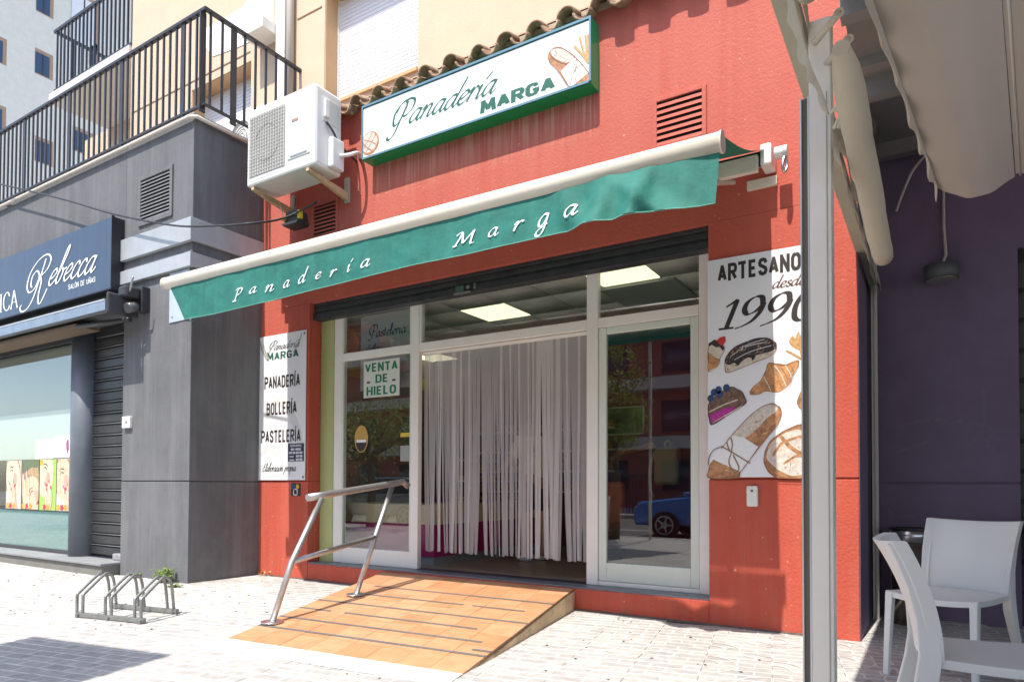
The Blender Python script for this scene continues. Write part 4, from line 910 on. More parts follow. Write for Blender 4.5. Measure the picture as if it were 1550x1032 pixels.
strokes_flat('printed_croissant_folds', [[(-1.135,5.42,1.898),(-1.106,5.42,1.85),(-1.087,5.42,1.828)], [(-1.086,5.42,1.981),(-1.048,5.42,1.886),(-1.029,5.42,1.824)], [(-1.057,5.42,2.034),(-1.0,5.42,1.923),(-0.973,5.42,1.83)], [(-0.991,5.42,2.023),(-0.944,5.42,1.938),(-0.925,5.42,1.877)], [(-0.925,5.42,2.027),(-0.897,5.42,1.984),(-0.888,5.42,1.944)]], .008, by-.001, CR, rb)
strokes_flat('printed_croissant_shine', [[(-1.106,5.42,1.942),(-1.068,5.42,1.868),(-1.053,5.42,1.826)], [(-1.029,5.42,2.026),(-0.981,5.42,1.952),(-0.944,5.42,1.858)], [(-0.953,5.42,2.019),(-0.916,5.42,1.956),(-0.906,5.42,1.915)]], .008, by-.0014, CRM, rb)
flat('printed_cupcake', [(-1.525,5.42,2.22),(-1.467,5.42,2.246),(-1.415,5.42,2.219),(-1.4,5.42,2.175),(-1.426,5.42,2.126),(-1.457,5.42,2.086),(-1.525,5.42,2.093)], by, CRM, rb)
flat('printed_cupcake_case', [(-1.525,5.42,2.167),(-1.478,5.42,2.12),(-1.436,5.42,2.1),(-1.457,5.42,2.049),(-1.526,5.42,2.018)], by-.001, CRO, rb)
flat('printed_cupcake_glaze', [(-1.525,5.42,2.241),(-1.478,5.42,2.268),(-1.426,5.42,2.241),(-1.395,5.42,2.191),(-1.415,5.42,2.172),(-1.436,5.42,2.205),(-1.467,5.42,2.203),(-1.499,5.42,2.228),(-1.525,5.42,2.215)], by-.0016, CHOC, rb)
flat('printed_strawberry', [(-1.462,5.42,2.256),(-1.436,5.42,2.279),(-1.394,5.42,2.285),(-1.389,5.42,2.243),(-1.415,5.42,2.209),(-1.441,5.42,2.227)], by-.0022, mat('printed red', (.55, .03, .03), .5, var=.2, vscale=60), rb)
flat('printed_cake', [(-1.526,5.42,1.753),(-1.489,5.42,1.804),(-1.36,5.42,1.879),(-1.274,5.42,1.842),(-1.239,5.42,1.777),(-1.244,5.42,1.737),(-1.386,5.42,1.651),(-1.5,5.42,1.588),(-1.526,5.42,1.658)], by, mat('printed cocoa', (.16, .09, .06), .5, var=.5, vscale=35), rb)
flat('printed_cake_filling', [(-1.521,5.42,1.663),(-1.412,5.42,1.71),(-1.325,5.42,1.726),(-1.335,5.42,1.69),(-1.5,5.42,1.604)], by-.001, mat('printed magenta', (.42, .02, .27), .5, var=.2, vscale=40), rb)
strokes_flat('printed_cake_layers', [[(-1.526,5.42,1.69),(-1.412,5.42,1.741),(-1.299,5.42,1.776)], [(-1.495,5.42,1.604),(-1.376,5.42,1.666),(-1.264,5.42,1.727)]], .015, by-.0016, CRM, rb)
for (A,) in ([(-1.51,5.42,1.8)], [(-1.484,5.42,1.846)], [(-1.447,5.42,1.864)], [(-1.437,5.42,1.827)], [(-1.386,5.42,1.876)]):
    flat('printed_blueberry', ell(A[0], A[2], .026, .030, 12), by-.002, mat('printed blueberry', (.03, .06, .16), .4, var=.5, vscale=60), rb)
flat('printed_baguette', [(-1.528,5.42,1.167),(-1.522,5.42,1.257),(-1.475,5.42,1.33),(-1.366,5.42,1.473),(-1.235,5.42,1.618),(-1.136,5.42,1.7),(-1.049,5.42,1.73),(-0.992,5.42,1.701),(-0.978,5.42,1.65),(-1.012,5.42,1.557),(-1.089,5.42,1.464),(-1.187,5.42,1.335),(-1.286,5.42,1.203),(-1.307,5.42,1.167)], by, CR, rb)
flat('printed_baguette_crust', [(-1.356,5.42,1.494),(-1.235,5.42,1.623),(-1.136,5.42,1.7),(-1.054,5.42,1.73),(-1.001,5.42,1.712),(-1.011,5.42,1.672),(-1.088,5.42,1.616),(-1.161,5.42,1.538),(-1.255,5.42,1.47),(-1.326,5.42,1.493)], by-.001, FLOUR, rb)
flat('printed_wrap', [(-1.501,5.42,1.32),(-1.356,5.42,1.504),(-1.255,5.42,1.48),(-1.147,5.42,1.405),(-1.276,5.42,1.213),(-1.367,5.42,1.255),(-1.439,5.42,1.287)], by-.002, PAPER, rb)
strokes_flat('printed_twine', [[(-1.428,5.42,1.418),(-1.346,5.42,1.369),(-1.207,5.42,1.279)], [(-1.357,5.42,1.369),(-1.382,5.42,1.442),(-1.356,5.42,1.483),(-1.341,5.42,1.431),(-1.351,5.42,1.359)], [(-1.351,5.42,1.359),(-1.367,5.42,1.286),(-1.327,5.42,1.213),(-1.291,5.42,1.244),(-1.336,5.42,1.348)], [(-1.408,5.42,1.412),(-1.48,5.42,1.393),(-1.522,5.42,1.331),(-1.528,5.42,1.267)]], .012, by-.003, TWINE, rb)
flat('printed_round_loaf', [(-1.104,5.42,1.282),(-1.099,5.42,1.358),(-1.06,5.42,1.443),(-0.984,5.42,1.506),(-0.899,5.42,1.547),(-0.834,5.42,1.564),(-0.753,5.42,1.531),(-0.7,5.42,1.471),(-0.683,5.42,1.325),(-0.719,5.42,1.218),(-0.782,5.42,1.165),(-0.995,5.42,1.166),(-1.061,5.42,1.201)], by, CR, rb)
flat('printed_loaf_flour', [(-1.089,5.42,1.333),(-1.05,5.42,1.433),(-0.974,5.42,1.49),(-0.881,5.42,1.526),(-0.785,5.42,1.498),(-0.727,5.42,1.423),(-0.718,5.42,1.301),(-0.782,5.42,1.204),(-0.901,5.42,1.18),(-0.994,5.42,1.221),(-1.061,5.42,1.282)], by-.001, FLOUR, rb)
strokes_flat('printed_loaf_cuts', [[(-1.041,5.42,1.332),(-0.984,5.42,1.421),(-0.9,5.42,1.458),(-0.826,5.42,1.475)], [(-0.966,5.42,1.27),(-0.877,5.42,1.328),(-0.799,5.42,1.327)], [(-0.984,5.42,1.481),(-0.918,5.42,1.399),(-0.827,5.42,1.337)], [(-1.08,5.42,1.282),(-1.018,5.42,1.201),(-0.948,5.42,1.181)]], .028, by-.002, CR, rb)
flat('printed_loaf_edge', [(-0.866,5.42,1.724),(-0.842,5.42,1.801),(-0.797,5.42,1.828),(-0.752,5.42,1.776),(-0.761,5.42,1.698),(-0.825,5.42,1.672)], by, CR, rb)
flat('printed_flower', [(-0.924,5.42,2.187),(-0.896,5.42,2.233),(-0.877,5.42,2.211),(-0.854,5.42,2.259),(-0.831,5.42,2.216),(-0.785,5.42,2.236),(-0.795,5.42,2.163),(-0.831,5.42,2.117),(-0.878,5.42,2.132)], by, WHEAT, rb)
strokes_flat('printed_flower_stem', [[(-0.943,5.42,2.124),(-0.896,5.42,2.094),(-0.832,5.42,2.048)], [(-0.841,5.42,2.128),(-0.832,5.42,2.078),(-0.814,5.42,2.026)]], .018, by, WHEAT, rb)

# notices in the left window
nt, ny = panel('ice_notice', 'white notice with green words Venta de Hielo in the left shop window', 'notice', -5.51, -4.975, 2.085, 2.50, 5.641, mat('notice paper', (.62, .66, .60), .6), .002)
for txt, a, c, z0, z1 in (('VENTA', -5.49, -5.0, 2.375, 2.475), ('DE', -5.33, -5.15, 2.245, 2.34), ('HIELO', -5.465, -5.02, 2.11, 2.21)):
    bm_ = sans_bm(txt, .44); fit(bm_, a, c, z0, z1, ny); obj('lettering', bm_, mat('notice green', (.0, .17, .07), .5), nt)
b = BM(); box(b, -5.46, -5.41, ny-.001, ny, 2.25, 2.27); box(b, -5.08, -5.03, ny-.001, ny, 2.25, 2.27); obj('small_print', b, INK, nt)
eg = thing('oval_sticker', 'oval orange and black sticker on the left window glass', 'sticker')
flat('sticker_face', ell(-5.545, 1.625, .105, .155, 26), 5.6435, mat('ochre print', (.50, .30, .07), .5), eg)
flat('sticker_dark', [p for p in ell(-5.545, 1.615, .088, .135, 26) if p[1] < 1.61], 5.6425, INK, eg)
b = BM(); box(b, -5.615, -5.47, 5.6405, 5.6415, 1.585, 1.615); obj('white_band', b, WHITEI, eg)
yl = tag(bx('push_label', -4.955, -4.82, 5.640, 5.643, 1.625, 1.67, mat('yellow label', (.62, .45, .05), .5)), 'small yellow label stuck beside the left window mullion', 'label')
nb = tag(bx('paper_note', -4.955, -4.83, 5.640, 5.643, 1.36, 1.53, mat('dull paper', (.30, .31, .29), .6)), 'grey paper note under the yellow label in the left window', 'note')

# ---------------- ramp ----------------
RT = [[(-4.277,3.05,0.0),(-2.396,3.329,0.0)], None]
A0 = Vector((-4.28, 3.05, .008)); B0 = Vector((-2.335, 3.215, .008)); A1 = Vector((-5.0, 5.432, .175)); B1 = Vector((-2.735, 5.432, .185))
rp = thing('access_ramp', 'orange tiled wheelchair ramp up to the shop door', 'ramp')
def RP(u, v, h=0):
    p = (A0*(1-u)+B0*u)*(1-v)+(A1*(1-u)+B1*u)*v; return Vector((p.x, p.y, p.z+h))
b = BM()
T = [b.verts.new(RP(u, v, -.013)) for u, v in ((0, 0), (1, 0), (1, 1), (0, 1))]; D = [b.verts.new((p.co.x, p.co.y, -.02)) for p in T]
b.faces.new(T); 
for k in range(4): b.faces.new((T[k], D[k], D[(k+1)%4], T[(k+1)%4]))
obj('ramp_core', b, mat('ramp core', (.42, .36, .28), .9, var=.1), rp)
b = BM(); 
T = [b.verts.new(p) for p in (RP(1.003, -.0, -.03), RP(1.003, 1, -.013))]; D = [b.verts.new((T[1].co.x, T[1].co.y, -.01)), b.verts.new((T[0].co.x, T[0].co.y, -.01))]
b.faces.new((T[0], T[1], D[0], D[1])); bmesh.ops.translate(b, verts=b.verts[:], vec=(.004, 0, 0)); obj('ramp_side', b, mat('bare ramp side', (.60, .46, .29), .8, var=.35, vscale=4, streak=.3, stcol=(.25, .16, .08)), rp)
b = BM(); P1 = [(-4.40, 2.80, .0025), (-2.29, 2.99, .0025), B0+Vector((0.0, -.002, .000)), A0+Vector((0, -.002, 0.000))]
b.faces.new([b.verts.new(p) for p in P1]); obj('cement_lip', b, mat('white cement', (.74, .73, .70), .9, var=.05, bump=.2), rp)
random.seed(2); NU, NV = 8, 9
TM = [mat('orange tile a', (.52, .265, .135), .45, var=.16, vscale=7, spots=.35, spcol=(.42, .15, .05), spscale=4), mat('orange tile b', (.56, .285, .15), .45, var=.16, vscale=8, spots=.3, spcol=(.46, .17, .055), spscale=4), mat('orange tile c', (.48, .235, .115), .45, var=.16, vscale=6, spots=.3, spcol=(.42, .15, .05), spscale=5)]
for i in range(NU):
    for j in range(NV):
        g_ = .0014; b = BM(); h = random.uniform(-.0008, .0008)
        c4 = [(i/NU+g_/2, j/NV+g_/2), ((i+1)/NU-g_/2, j/NV+g_/2), ((i+1)/NU-g_/2, (j+1)/NV-g_/2), (i/NU+g_/2, (j+1)/NV-g_/2)]
        T = [b.verts.new(RP(u, v, h)) for u, v in c4]; D = [b.verts.new(RP(u, v, -.012)) for u, v in c4]
        b.faces.new(T)
        for k in range(4): b.faces.new((T[k], D[k], D[(k+1)%4], T[(k+1)%4]))
        obj('tile', b, random.choice(TM), rp)
GS = mat('grit strip', (.13, .125, .125), .9, var=.2, vscale=30)
for v, spans in ((.135, ((0, 1),)), (.245, ((.0, .97 if 0 else .93), )), (.36, ((.0, .17), (.24, .85), )), (.475, ((0, 1),)), (.61, ((.13, .66), (.70, .93))), (.74, ((.12, 1),)), (.175, ((.93, 1.0),))):
    for a, c in spans:
        b = BM(); n_ = 6
        for t in range(n_):
            u0_, u1_ = a+(c-a)*t/n_, a+(c-a)*(t+1)/n_
            b.faces.new([b.verts.new(RP(u, vv, .003)) for u, vv in ((u0_, v), (u1_, v), (u1_, v+.014), (u0_, v+.014))])
        bmesh.ops.remove_doubles(b, verts=b.verts[:], dist=1e-5); obj('grip_strip', b, GS, rp)
# handrail
hr = thing('handrail', 'bent galvanised handrail on the left edge of the ramp', 'handrail')
H1 = [(-4.33,3.955,0.987),(-4.33,3.471,0.03),(-4.33,3.654,0.489)]; H2 = [(-4.42,4.921,1.099),(-4.42,4.5,0.16),(-4.42,4.691,0.62)]
HR = [(-4.36,3.834,0.994),(-4.36,4.553,1.078),(-4.36,4.891,1.118)]+[(-4.36,5.004,1.132),(-4.36,5.053,1.106)]
f1 = Vector((-4.33, 3.47, RP(.05, .18).z+.005)); f2 = Vector((-4.43, 4.46, RP(.19, .59).z+.005))
tb('post', [f1, H1[2], H1[0]], .024, GALV, hr, seg=12); tb('post', [f2, H2[2], H2[0]], .024, GALV, hr, seg=12)
tb('top_rail', spline(HR[:3], 3)+[Vector(HR[3]), Vector(HR[4])+Vector((0.03, .0, -.02))], .030, GALV, hr, seg=14)
tb('mid_rail', [H1[2], H2[2]], .022, GALV, hr, seg=12)
for f in (f1, f2):
    b = BM(); tube(b, [f-Vector((0, 0, .001)), f+Vector((0, 0, .010))], .085, 20); obj('foot_plate', b, STEEL, hr)

# ---------------- salon building (left) ----------------
sal = thing('salon_building', 'charcoal rendered salon building with flat terrace roof left of the bakery', 'building')
YS = 4.5
def sbox(name, *a, m=DARK, bevel=0): return bx(name, *a, m, sal, bevel)
b = BM(); box(b, -8.42, -7.04, YS, 5.6, -.05, 1.128); box(b, -8.42, -7.04, YS, 5.6, 1.14, 5.25); box(b, -8.41, -7.05, YS+.012, 5.6, 1.128, 1.14); obj('pier', b, DARK, sal, bevel=.008)
sbox('upper_wall', -16.5, -8.42, YS, 5.6, 3.16, 5.25)
sbox('roof_slab', -16.5, -7.05, 5.6, 8.0, 5.05, 5.22, m=mat('terrace floor', (.4, .36, .3), .9))
b = BM(); box(b, -16.5, -7.03, YS-.01, YS+.16, 5.252, 5.285); box(b, -7.18, -7.03, YS+.16, 5.44, 5.252, 5.285); obj('coping', b, mat('pale coping', (.30, .28, .25), .8, var=.1), sal, bevel=.006)
# silver bands wrapping the corner
for z0, z1 in ((3.82, 4.08), (3.53, 3.69)):
    b = BM(); box(b, -8.70, -7.0, YS-.05, YS, z0, z1); box(b, -7.04, -7.0, YS, 5.43, z0, z1); obj('silver_band', b, SILVER, sal, bevel=.004)
vent(-8.07, -7.47, 4.24, 4.74, DARK, 12, y=YS, parent=sal, fr=.05)
sbox('step', -16.5, -8.44, 4.30, 4.62, -.05, .12, m=mat('step stone', (.17, .165, .15), .8, var=.12, vscale=3, bump=.2)); sbox('step_tread', -16.5, -8.42, 4.27, 4.64, .122, .15, m=mat('step tread', (.22, .23, .24), .6, var=.15, vscale=3), bevel=.005)
sbox('back_wall', -16.5, -8.42, 5.3, 5.4, .15, 3.2, m=BLACK)
tb('column', [(-9.63, 4.66, .15), (-9.63, 4.66, 3.2)], .17, mat('column paint', (.13, .15, .18), .45, var=.12, streak=.3, stcol=(.2, .22, .24)), sal, seg=28)
# shop window
fr = bx('window_sill', -16.5, -9.72, 4.60, 4.68, .15, .19, DGREY, sal)
W = bx('window_frame', -16.5, -9.72, 4.60, 4.68, 3.02, 3.16, DGREY, sal); bx('glass_pane', -16.5, -9.75, 4.62, 4.626, .19, 3.02, GLASS, W)
bx('white_film', -16.5, -9.76, 4.63, 4.634, 1.45, 2.12, mat('white film', (.66, .72, .70), .5, emit=0), W)
bx('reflection_tint', -16.5, -9.76, 4.640, 4.644, 2.12, 3.0, mat('sage reflection tone', (.36, .40, .36), .6, var=.03), W)  # grey-green reflection in the upper glass put into this sheet's colour
bx('teal_film', -16.5, -9.76, 4.63, 4.634, .2, .715, mat('teal film', (.14, .33, .32), .35, var=.25, vscale=30), W)
# beauty posters
SK = [mat('printed skin light', (.70, .58, .40), .5, var=.2, vscale=12), mat('printed skin warm', (.66, .48, .34), .5, var=.22, vscale=14)]
xs = [-11.80, -11.30, -10.76, -10.27, -9.775]
BG = [(.55, .5, .46), (.12, .16, .08), (.32, .55, .10), (.62, .60, .58)]
random.seed(9)
for k in range(4):
    a, c = xs[k], xs[k+1]-.02; w = c-a
    po = thing('beauty_poster', ['leftmost beauty poster with face and flowers in the salon window', 'beauty poster with dark green background and raised hand in the salon window', 'beauty poster with bright lime background in the salon window', 'rightmost beauty poster with red lips beside the salon column'][k], 'poster', 'beauty posters in the salon window')
    y = 4.615
    bx('sheet', a, c, y-.001, y+.002, .73, 1.44, mat('poster ground %s' % 'abcd'[k], BG[k], .5), po)
    y -= .002
    def inside(P): return [(max(a+.005, min(c-.005, p[0])), max(.735, min(1.435, p[1]))) for p in P]
    fx, fz, fr_ = [(a+.45*w, 1.20, .1), (a+.75*w, .92, .6), (a+.38*w, 1.22, -.2), (a+.40*w, 1.16, .15)][k]
    rx_, rz_ = .27*w/.5, .34
    def loc(dx, dz): return (fx+dx*cos(fr_)-dz*sin(fr_), fz+dx*sin(fr_)+dz*cos(fr_))
    flat('printed_hair', inside(ell(fx-.07, fz+.10, rx_*1.15, rz_*1.0, 22, .2, .12)), y-.0004, mat('printed fair hair', (.40, .28, .15), .5, var=.5, vscale=18), po)
    flat('printed_face', inside(ell(fx, fz, rx_*.85, rz_*.92, 24, fr_)), y-.0010, SK[k % 2], po)
    flat('printed_cheek', inside(ell(*loc(.07, -.04), .07, .10, 14, fr_)), y-.0014, mat('printed blush', (.66, .36, .28), .5), po)
    strokes_flat('printed_eyelid', [inside([loc(-.09, .075), loc(-.04, .105), loc(.02, .08)]), inside([loc(-.10, .13), loc(-.04, .155), loc(.03, .135)])], .018, y-.0019, mat('printed lash', (.07, .05, .05), .4), po)
    strokes_flat('printed_nose', [inside([loc(.05, .07), loc(.075, -.03), loc(.045, -.05)])], .008, y-.0018, mat('printed contour', (.42, .24, .16), .5), po)
    flat('printed_lips', inside([loc(-.02, -.135), loc(.02, -.11), loc(.045, -.118), loc(.07, -.11), loc(.10, -.13), loc(.05, -.165)]), y-.0019, mat('printed lips', (.48, .03, .08), .4), po)
    hx_ = a+w*(.30, .12, .40, .45)[k]
    for q in range(4):
        top_ = 1.0+(.10, .02, .13, .05)[q]+(.0, .16, .0, -.04)[k]
        ln = inside([(hx_+.052*q+(.05 if k != 2 else -.03), .74), (hx_+.050*q+.01, .86), (hx_+.055*q-.02, top_)])
        strokes_flat('printed_finger', [ln], .050, y-.0026-.0002*q, SK[(k+q) % 2], po)
        strokes_flat('printed_finger_edge', [[(p[0]+.020, p[1]) for p in ln]], .006, y-.0029-.0002*q, mat('printed contour', (.42, .24, .16)), po)
        flat('printed_nail', inside(ell(ln[2][0], ln[2][1], .013, .030, 9, .15)), y-.0036-.0001*q, mat('printed nail %s' % 'ab'[k % 2], [(.50, .03, .10), (.35, .10, .30)][k % 2], .4), po)
    for q, cc in enumerate(((.65, .40, .02), (.5, .03, .06), (.62, .30, .03))):
        cx3, cz3 = a+w*(.12+.22*q), (.775 if k != 2 or q else 1.40)
        for t in range(5): flat('printed_petal', inside(ell(cx3+.028*cos(t*1.26), cz3+.026*sin(t*1.26), .026, .017, 8, t*1.26, .1)), y-.0042-.0001*t, mat('printed petal %s' % 'abc'[q], cc, .5, var=.3, vscale=40), po)
ppn = thing('price_sheet', 'white price sheets pinned above the beauty posters in the salon window', 'notice')
for a, c, z0, z1 in ((-10.9, -10.38, 1.45, 1.72), (-10.37, -9.80, 1.46, 1.76)): bx('sheet', a, c, 4.612, 4.614, z0, z1, mat('sheet white', (.8, .8, .8), .6), ppn)
b = BM()
for q in range(5): box(b, -10.84, -10.6-.04*(q % 2), 4.610, 4.6115, 1.50+.035*q, 1.505+.035*q)
for q in range(3): box(b, -10.3, -10.12, 4.610, 4.6115, 1.60+.035*q, 1.605+.035*q)
obj('print_lines', b, mat('pale grey print', (.4, .4, .4), .6), ppn)
flat('print_figure', ell(-9.98, 1.60, .045, .09, 12, 0, .3), 4.610, mat('plum print', (.3, .1, .2), .6), ppn)
# roller door
rd = bx('roller_door', -9.46, -8.42, 4.70, 4.74, .15, 3.2, DGREY, sal)
ds = BM(); prism(ds, [(4.70, 0), (4.676, .02), (4.676, .11), (4.70, .13)], -9.46, -8.42, axis='X'); ds = meshof(ds, 'door_slat', mat('door slat paint', (.028, .029, .031), .4, var=.2, vscale=4, streak=.2, stcol=(.1, .1, .1)))
for p in ds.polygons: p.use_smooth = False
dl = BM(); box(dl, -9.46, -8.42, 4.672, 4.69, .134, .142); dl = meshof(dl, 'slat_edge', mat('slat edge', (.30, .31, .32), .4, .5))
for k in range(21):
    for me in (ds, dl):
        o = bpy.data.objects.new('door_slat' if me is ds else 'slat_edge', me); COL.objects.link(o); o.parent = rd; o.location = (0, 0, .17+.143*k)
dk = thing('door_lock', 'small grey padlock block at the foot of the salon roller door', 'lock')
b = BM(); box(b, -8.72, -8.5, 4.56, 4.64, .15, .235); obj('lock_body', b, mat('lock metal', (.4, .38, .40), .5, .5, var=.2, vscale=20), dk, bevel=.015)
# salon sign
ss = thing('salon_sign', 'blue box sign with white script Rebecca over the salon', 'sign')
sx1 = -8.44
bx('sign_face', -13.5, sx1, 4.35, 4.375, 3.47, 4.34, mat('slate blue panel', (.042, .066, .11), .35, var=.06, streak=.14, stcol=(.18, .24, .32)), ss)
bx('sign_box', -13.49, sx1+.002, 4.376, 4.5, 3.465, 4.345, mat('dark trim', (.02, .02, .025), .5), ss)
b = BM(); box(b, sx1, sx1+.012, 4.34, 4.376, 3.455, 4.355); box(b, -13.5, sx1, 4.34, 4.349, 3.455, 3.472); obj('sign_trim', b, mat('dark trim', (.02, .02, .025)), ss)
Q = [(-10.835,4.35,3.869),(-8.84,4.35,3.926),(-10.943,4.35,3.605),(-8.848,4.35,4.159),(-9.585,4.35,3.616),(-8.877,4.35,3.626),(-11.446,4.35,3.741),(-10.969,4.35,3.739),(-10.106,4.35,3.774)]
bm_ = script_bm('R', shear=.25, wmin=.07, wmax=.16, nib=radians(30)); fit(bm_, -10.83, -9.92, 3.475, 4.175, 4.347); obj('lettering', bm_, WHITEI, ss)
bm_ = script_bm('ebecca', shear=.55, wmin=.07, wmax=.17, nib=radians(30)); fit(bm_, -10.00, -8.76, 3.72, 4.19, 4.345); obj('lettering', bm_, WHITEI, ss)
bm_ = script_bm('ESTETICA'[5:], shear=0, wmin=.06, wmax=.22, nib=0); fit(bm_, -11.45, -10.86, 3.56, 3.83, 4.347); obj('lettering', bm_, WHITEI, ss)
bm_ = sans_bm('SALÓN DE UÑAS', .30); fit(bm_, -9.47, -8.80, 3.60, 3.685, 4.347); obj('lettering', bm_, WHITEI, ss)
# salon awning cassette
sa_ = thing('salon_awning', 'folded grey awning cassette above the salon window', 'awning')
b = BM(); prism(b, [(4.49, 3.36), (4.20, 3.25), (4.10, 3.20), (4.10, 3.10), (4.16, 3.09), (4.30, 3.14), (4.49, 3.16)], -16.5, -8.05, axis='X'); obj('cassette', b, mat('grey cassette', (.13, .14, .15), .5, var=.15, vscale=5), sa_)
bx('front_rail', -16.5, -8.03, 4.075, 4.099, 3.09, 3.20, mat('blue grey rail', (.24, .30, .38), .4, .3, var=.1, vscale=6, streak=.4, stcol=(.12, .15, .2)), sa_)
b = BM(); box(b, -16.5, -8.04, 4.07, 4.12, 3.202, 3.215); obj('rail_edge', b, mat('pale edge', (.62, .64, .66), .4, .3), sa_)
bx('end_cap', -8.03, -7.99, 4.08, 4.44, 3.06, 3.30, DGREY, sa_, bevel=.02)
bx('cream_lining', -16.5, -8.9, 4.18, 4.46, 3.02, 3.06, mat('lining', (.16, .11, .07), .7), sa_)
tb('arm', [(-8.9, 4.2, 3.02), (-7.95, 4.32, 3.02)], .03, BLACKM, sa_)
cmr = thing('awning_bracket', 'black twisted bracket lamp at the corner of the salon awning', 'bracket')
bx('bracket_plate', -7.98, -7.86, 4.40, 4.5, 3.12, 3.42, BLACKM, cmr, bevel=.01)
b = BM(); box(b, -8.05, -7.88, 4.22, 4.40, 3.26, 3.40); obj('lamp_head', b, BLACKM, cmr, bevel=.03)
tb('lamp_lens', [(-7.9, 4.25, 3.13), (-7.9, 4.36, 3.17)], .06, mat('dark glass', (.1, .1, .1), .1), cmr)
tb('hook_wire', spline([(-7.95, 4.3, 3.3), (-7.82, 4.25, 3.36), (-7.78, 4.25, 3.48)]), .012, GALV, cmr, seg=6)
pl = thing('street_plate', 'white and blue plate on the charcoal pier half hidden by the awning end', 'plate')
bx('plate_sheet', -7.45, -7.075, 4.49, 4.5, 2.95, 3.52, mat('plate white', (.42, .49, .58), .4, var=.1, vscale=6), pl)
b = BM(); box(b, -7.42, -7.15, 4.487, 4.4885, 3.42, 3.47); obj('plate_print', b, mat('blue plate print', (.05, .12, .3), .4), pl)
bx('plate_screw', -7.40, -7.38, 4.485, 4.49, 3.0, 3.02, GALV, pl)
swt = thing('switch_box', 'small square white key switch on the charcoal pier', 'switch')
bx('switch_case', -8.36, -8.19, 4.46, 4.5, 1.775, 1.915, mat('switch white', (.8, .78, .75), .4), swt, bevel=.008); bx('keyhole', -8.27, -8.25, 4.455, 4.46, 1.83, 1.86, BLACK, swt)
# coping pipe
cp = tb('roof_edge_pipe', [(-16.5, 4.46, 5.22), (-7.06, 4.46, 5.22), (-6.99, 4.50, 5.22), (-6.99, 5.40, 5.22)], .022, mat('cream pipe', (.60, .54, .46), .6), None); tag(cp, 'cream pipe running along the top edge of the charcoal building', 'pipe')
# railing
rl = thing('terrace_railing', 'black metal railing round the terrace above the salon', 'railing')
zb, zt = 5.36, 6.44
b = BM(); box(b, -16.5, -6.91, 4.53, 4.58, zt, zt+.035); box(b, -6.96, -6.91, 4.58, 6.2, zt, zt+.035); obj('top_rail', b, RAILM, rl)
b = BM(); box(b, -16.5, -6.92, 4.54, 4.57, zb, zb+.025); box(b, -6.95, -6.92, 4.57, 6.2, zb, zb+.025); obj('bottom_rail', b, RAILM, rl)
bal = BM(); box(bal, -.0125, .0125, -.010, .010, zb+.025, zt); bal = meshof(bal, 'baluster', RAILM)
pst = BM(); box(pst, -.010, .010, -.036, .036, 5.30, zt); pst = meshof(pst, 'post', RAILM)
for me in (bal, pst):
    for p in me.polygons: p.use_smooth = False
def addb(me, nm, x, y, rz=0, par=None):
    o = bpy.data.objects.new(nm, me); COL.objects.link(o); o.parent = par or rl; o.location = (x, y, 0); o.rotation_euler = (0, 0, rz)
addb(pst, 'post', -6.985, 4.555)
k = 0; x = -7.095
while x > -13.6:
    if k % 10 == 2: addb(pst, 'post', x-.0, 4.555, pi/2)
    else: addb(bal, 'baluster', x, 4.555)
    x -= .131; k += 1
for k in range(11):
    y = 4.62+.150*k
    if k == 2: addb(pst, 'post', -6.935, y)
    else: addb(bal, 'baluster', -6.935, y)

# ---------------- beige apartment block ----------------
bg = thing('beige_apartment_block', 'beige rendered apartment block with white blinds rising behind the shops', 'building')
YB = 5.9
Wn = [(-6.452,5.9,6.96),(-4.951,5.9,5.914),(-9.145,5.9,7.075),(-8.011,5.9,7.093),(-9.126,5.9,6.263)]
wx0, wx1 = -6.49, -4.96; wz0 = 5.86
def gw(name, x0, x1, z0, z1, m=BEIGE, y=YB, y1=6.4): return bx(name, x0, x1, y, y1, z0, z1, m, bg)

gw('wall', wx1, -.3, 5.0, 9.5); gw('wall', wx0, wx1, 5.0, wz0); gw('wall', wx0, wx1, 7.35, 9.5)
gw('wall', -7.93, wx0, 5.2, 9.5)
gw('wall', -9.3, -7.93, 6.93, 9.5); gw('wall', -10.95, -9.3, 5.2, 9.5)
for i, (a, c, z0, z1) in enumerate(((wx0, wx1, wz0, 7.35), (-9.3, -7.93, 5.2, 6.93))):
    w_ = bx('window', a, c, 6.14, 6.2, z0, z1, mat('white blind', (.80, .80, .82), .5), bg)
    n_ = int((z1-z0)/.05)
    sm = BM(); prism(sm, [(6.14, 0), (6.130, .006), (6.130, .040), (6.14, .046)], a+.03, c-.03, axis='X'); sm = meshof(sm, 'blind_slat', mat('white blind', (.80, .80, .82)))
    for p in sm.polygons: p.use_smooth = False
    for k in range(n_): 
        o = bpy.data.objects.new('blind_slat', sm); COL.objects.link(o); o.parent = w_; o.location = (0, 0, z0+.05*k)
    b = BM(); box(b, a, a+.03, 6.10, 6.14, z0, z1); box(b, c-.03, c, 6.10, 6.14, z0, z1); obj('blind_guide', b, WHITEM, w_)
    b = BM(); box(b, a, a+.012, 5.91, 6.14, z0, z1); box(b, c-.012, c, 5.91, 6.14, z0, z1); box(b, a+.012, c-.012, 5.91, 6.14, z1-.012, z1); box(b, a, c, 5.87, 6.1, z0-.04, z0+.0); obj('reveal', b, BEIGE2, w_)
bx('pilaster', -7.30, -7.13, 5.80, 5.9, 5.2, 9.5, mat('white pilaster', (.80, .78, .72), .8), bg)
tb('downpipe', [(-7.07, 5.84, 5.2), (-7.07, 5.84, 9.5)], .05, mat('grey downpipe', (.45, .40, .34), .6), bg)
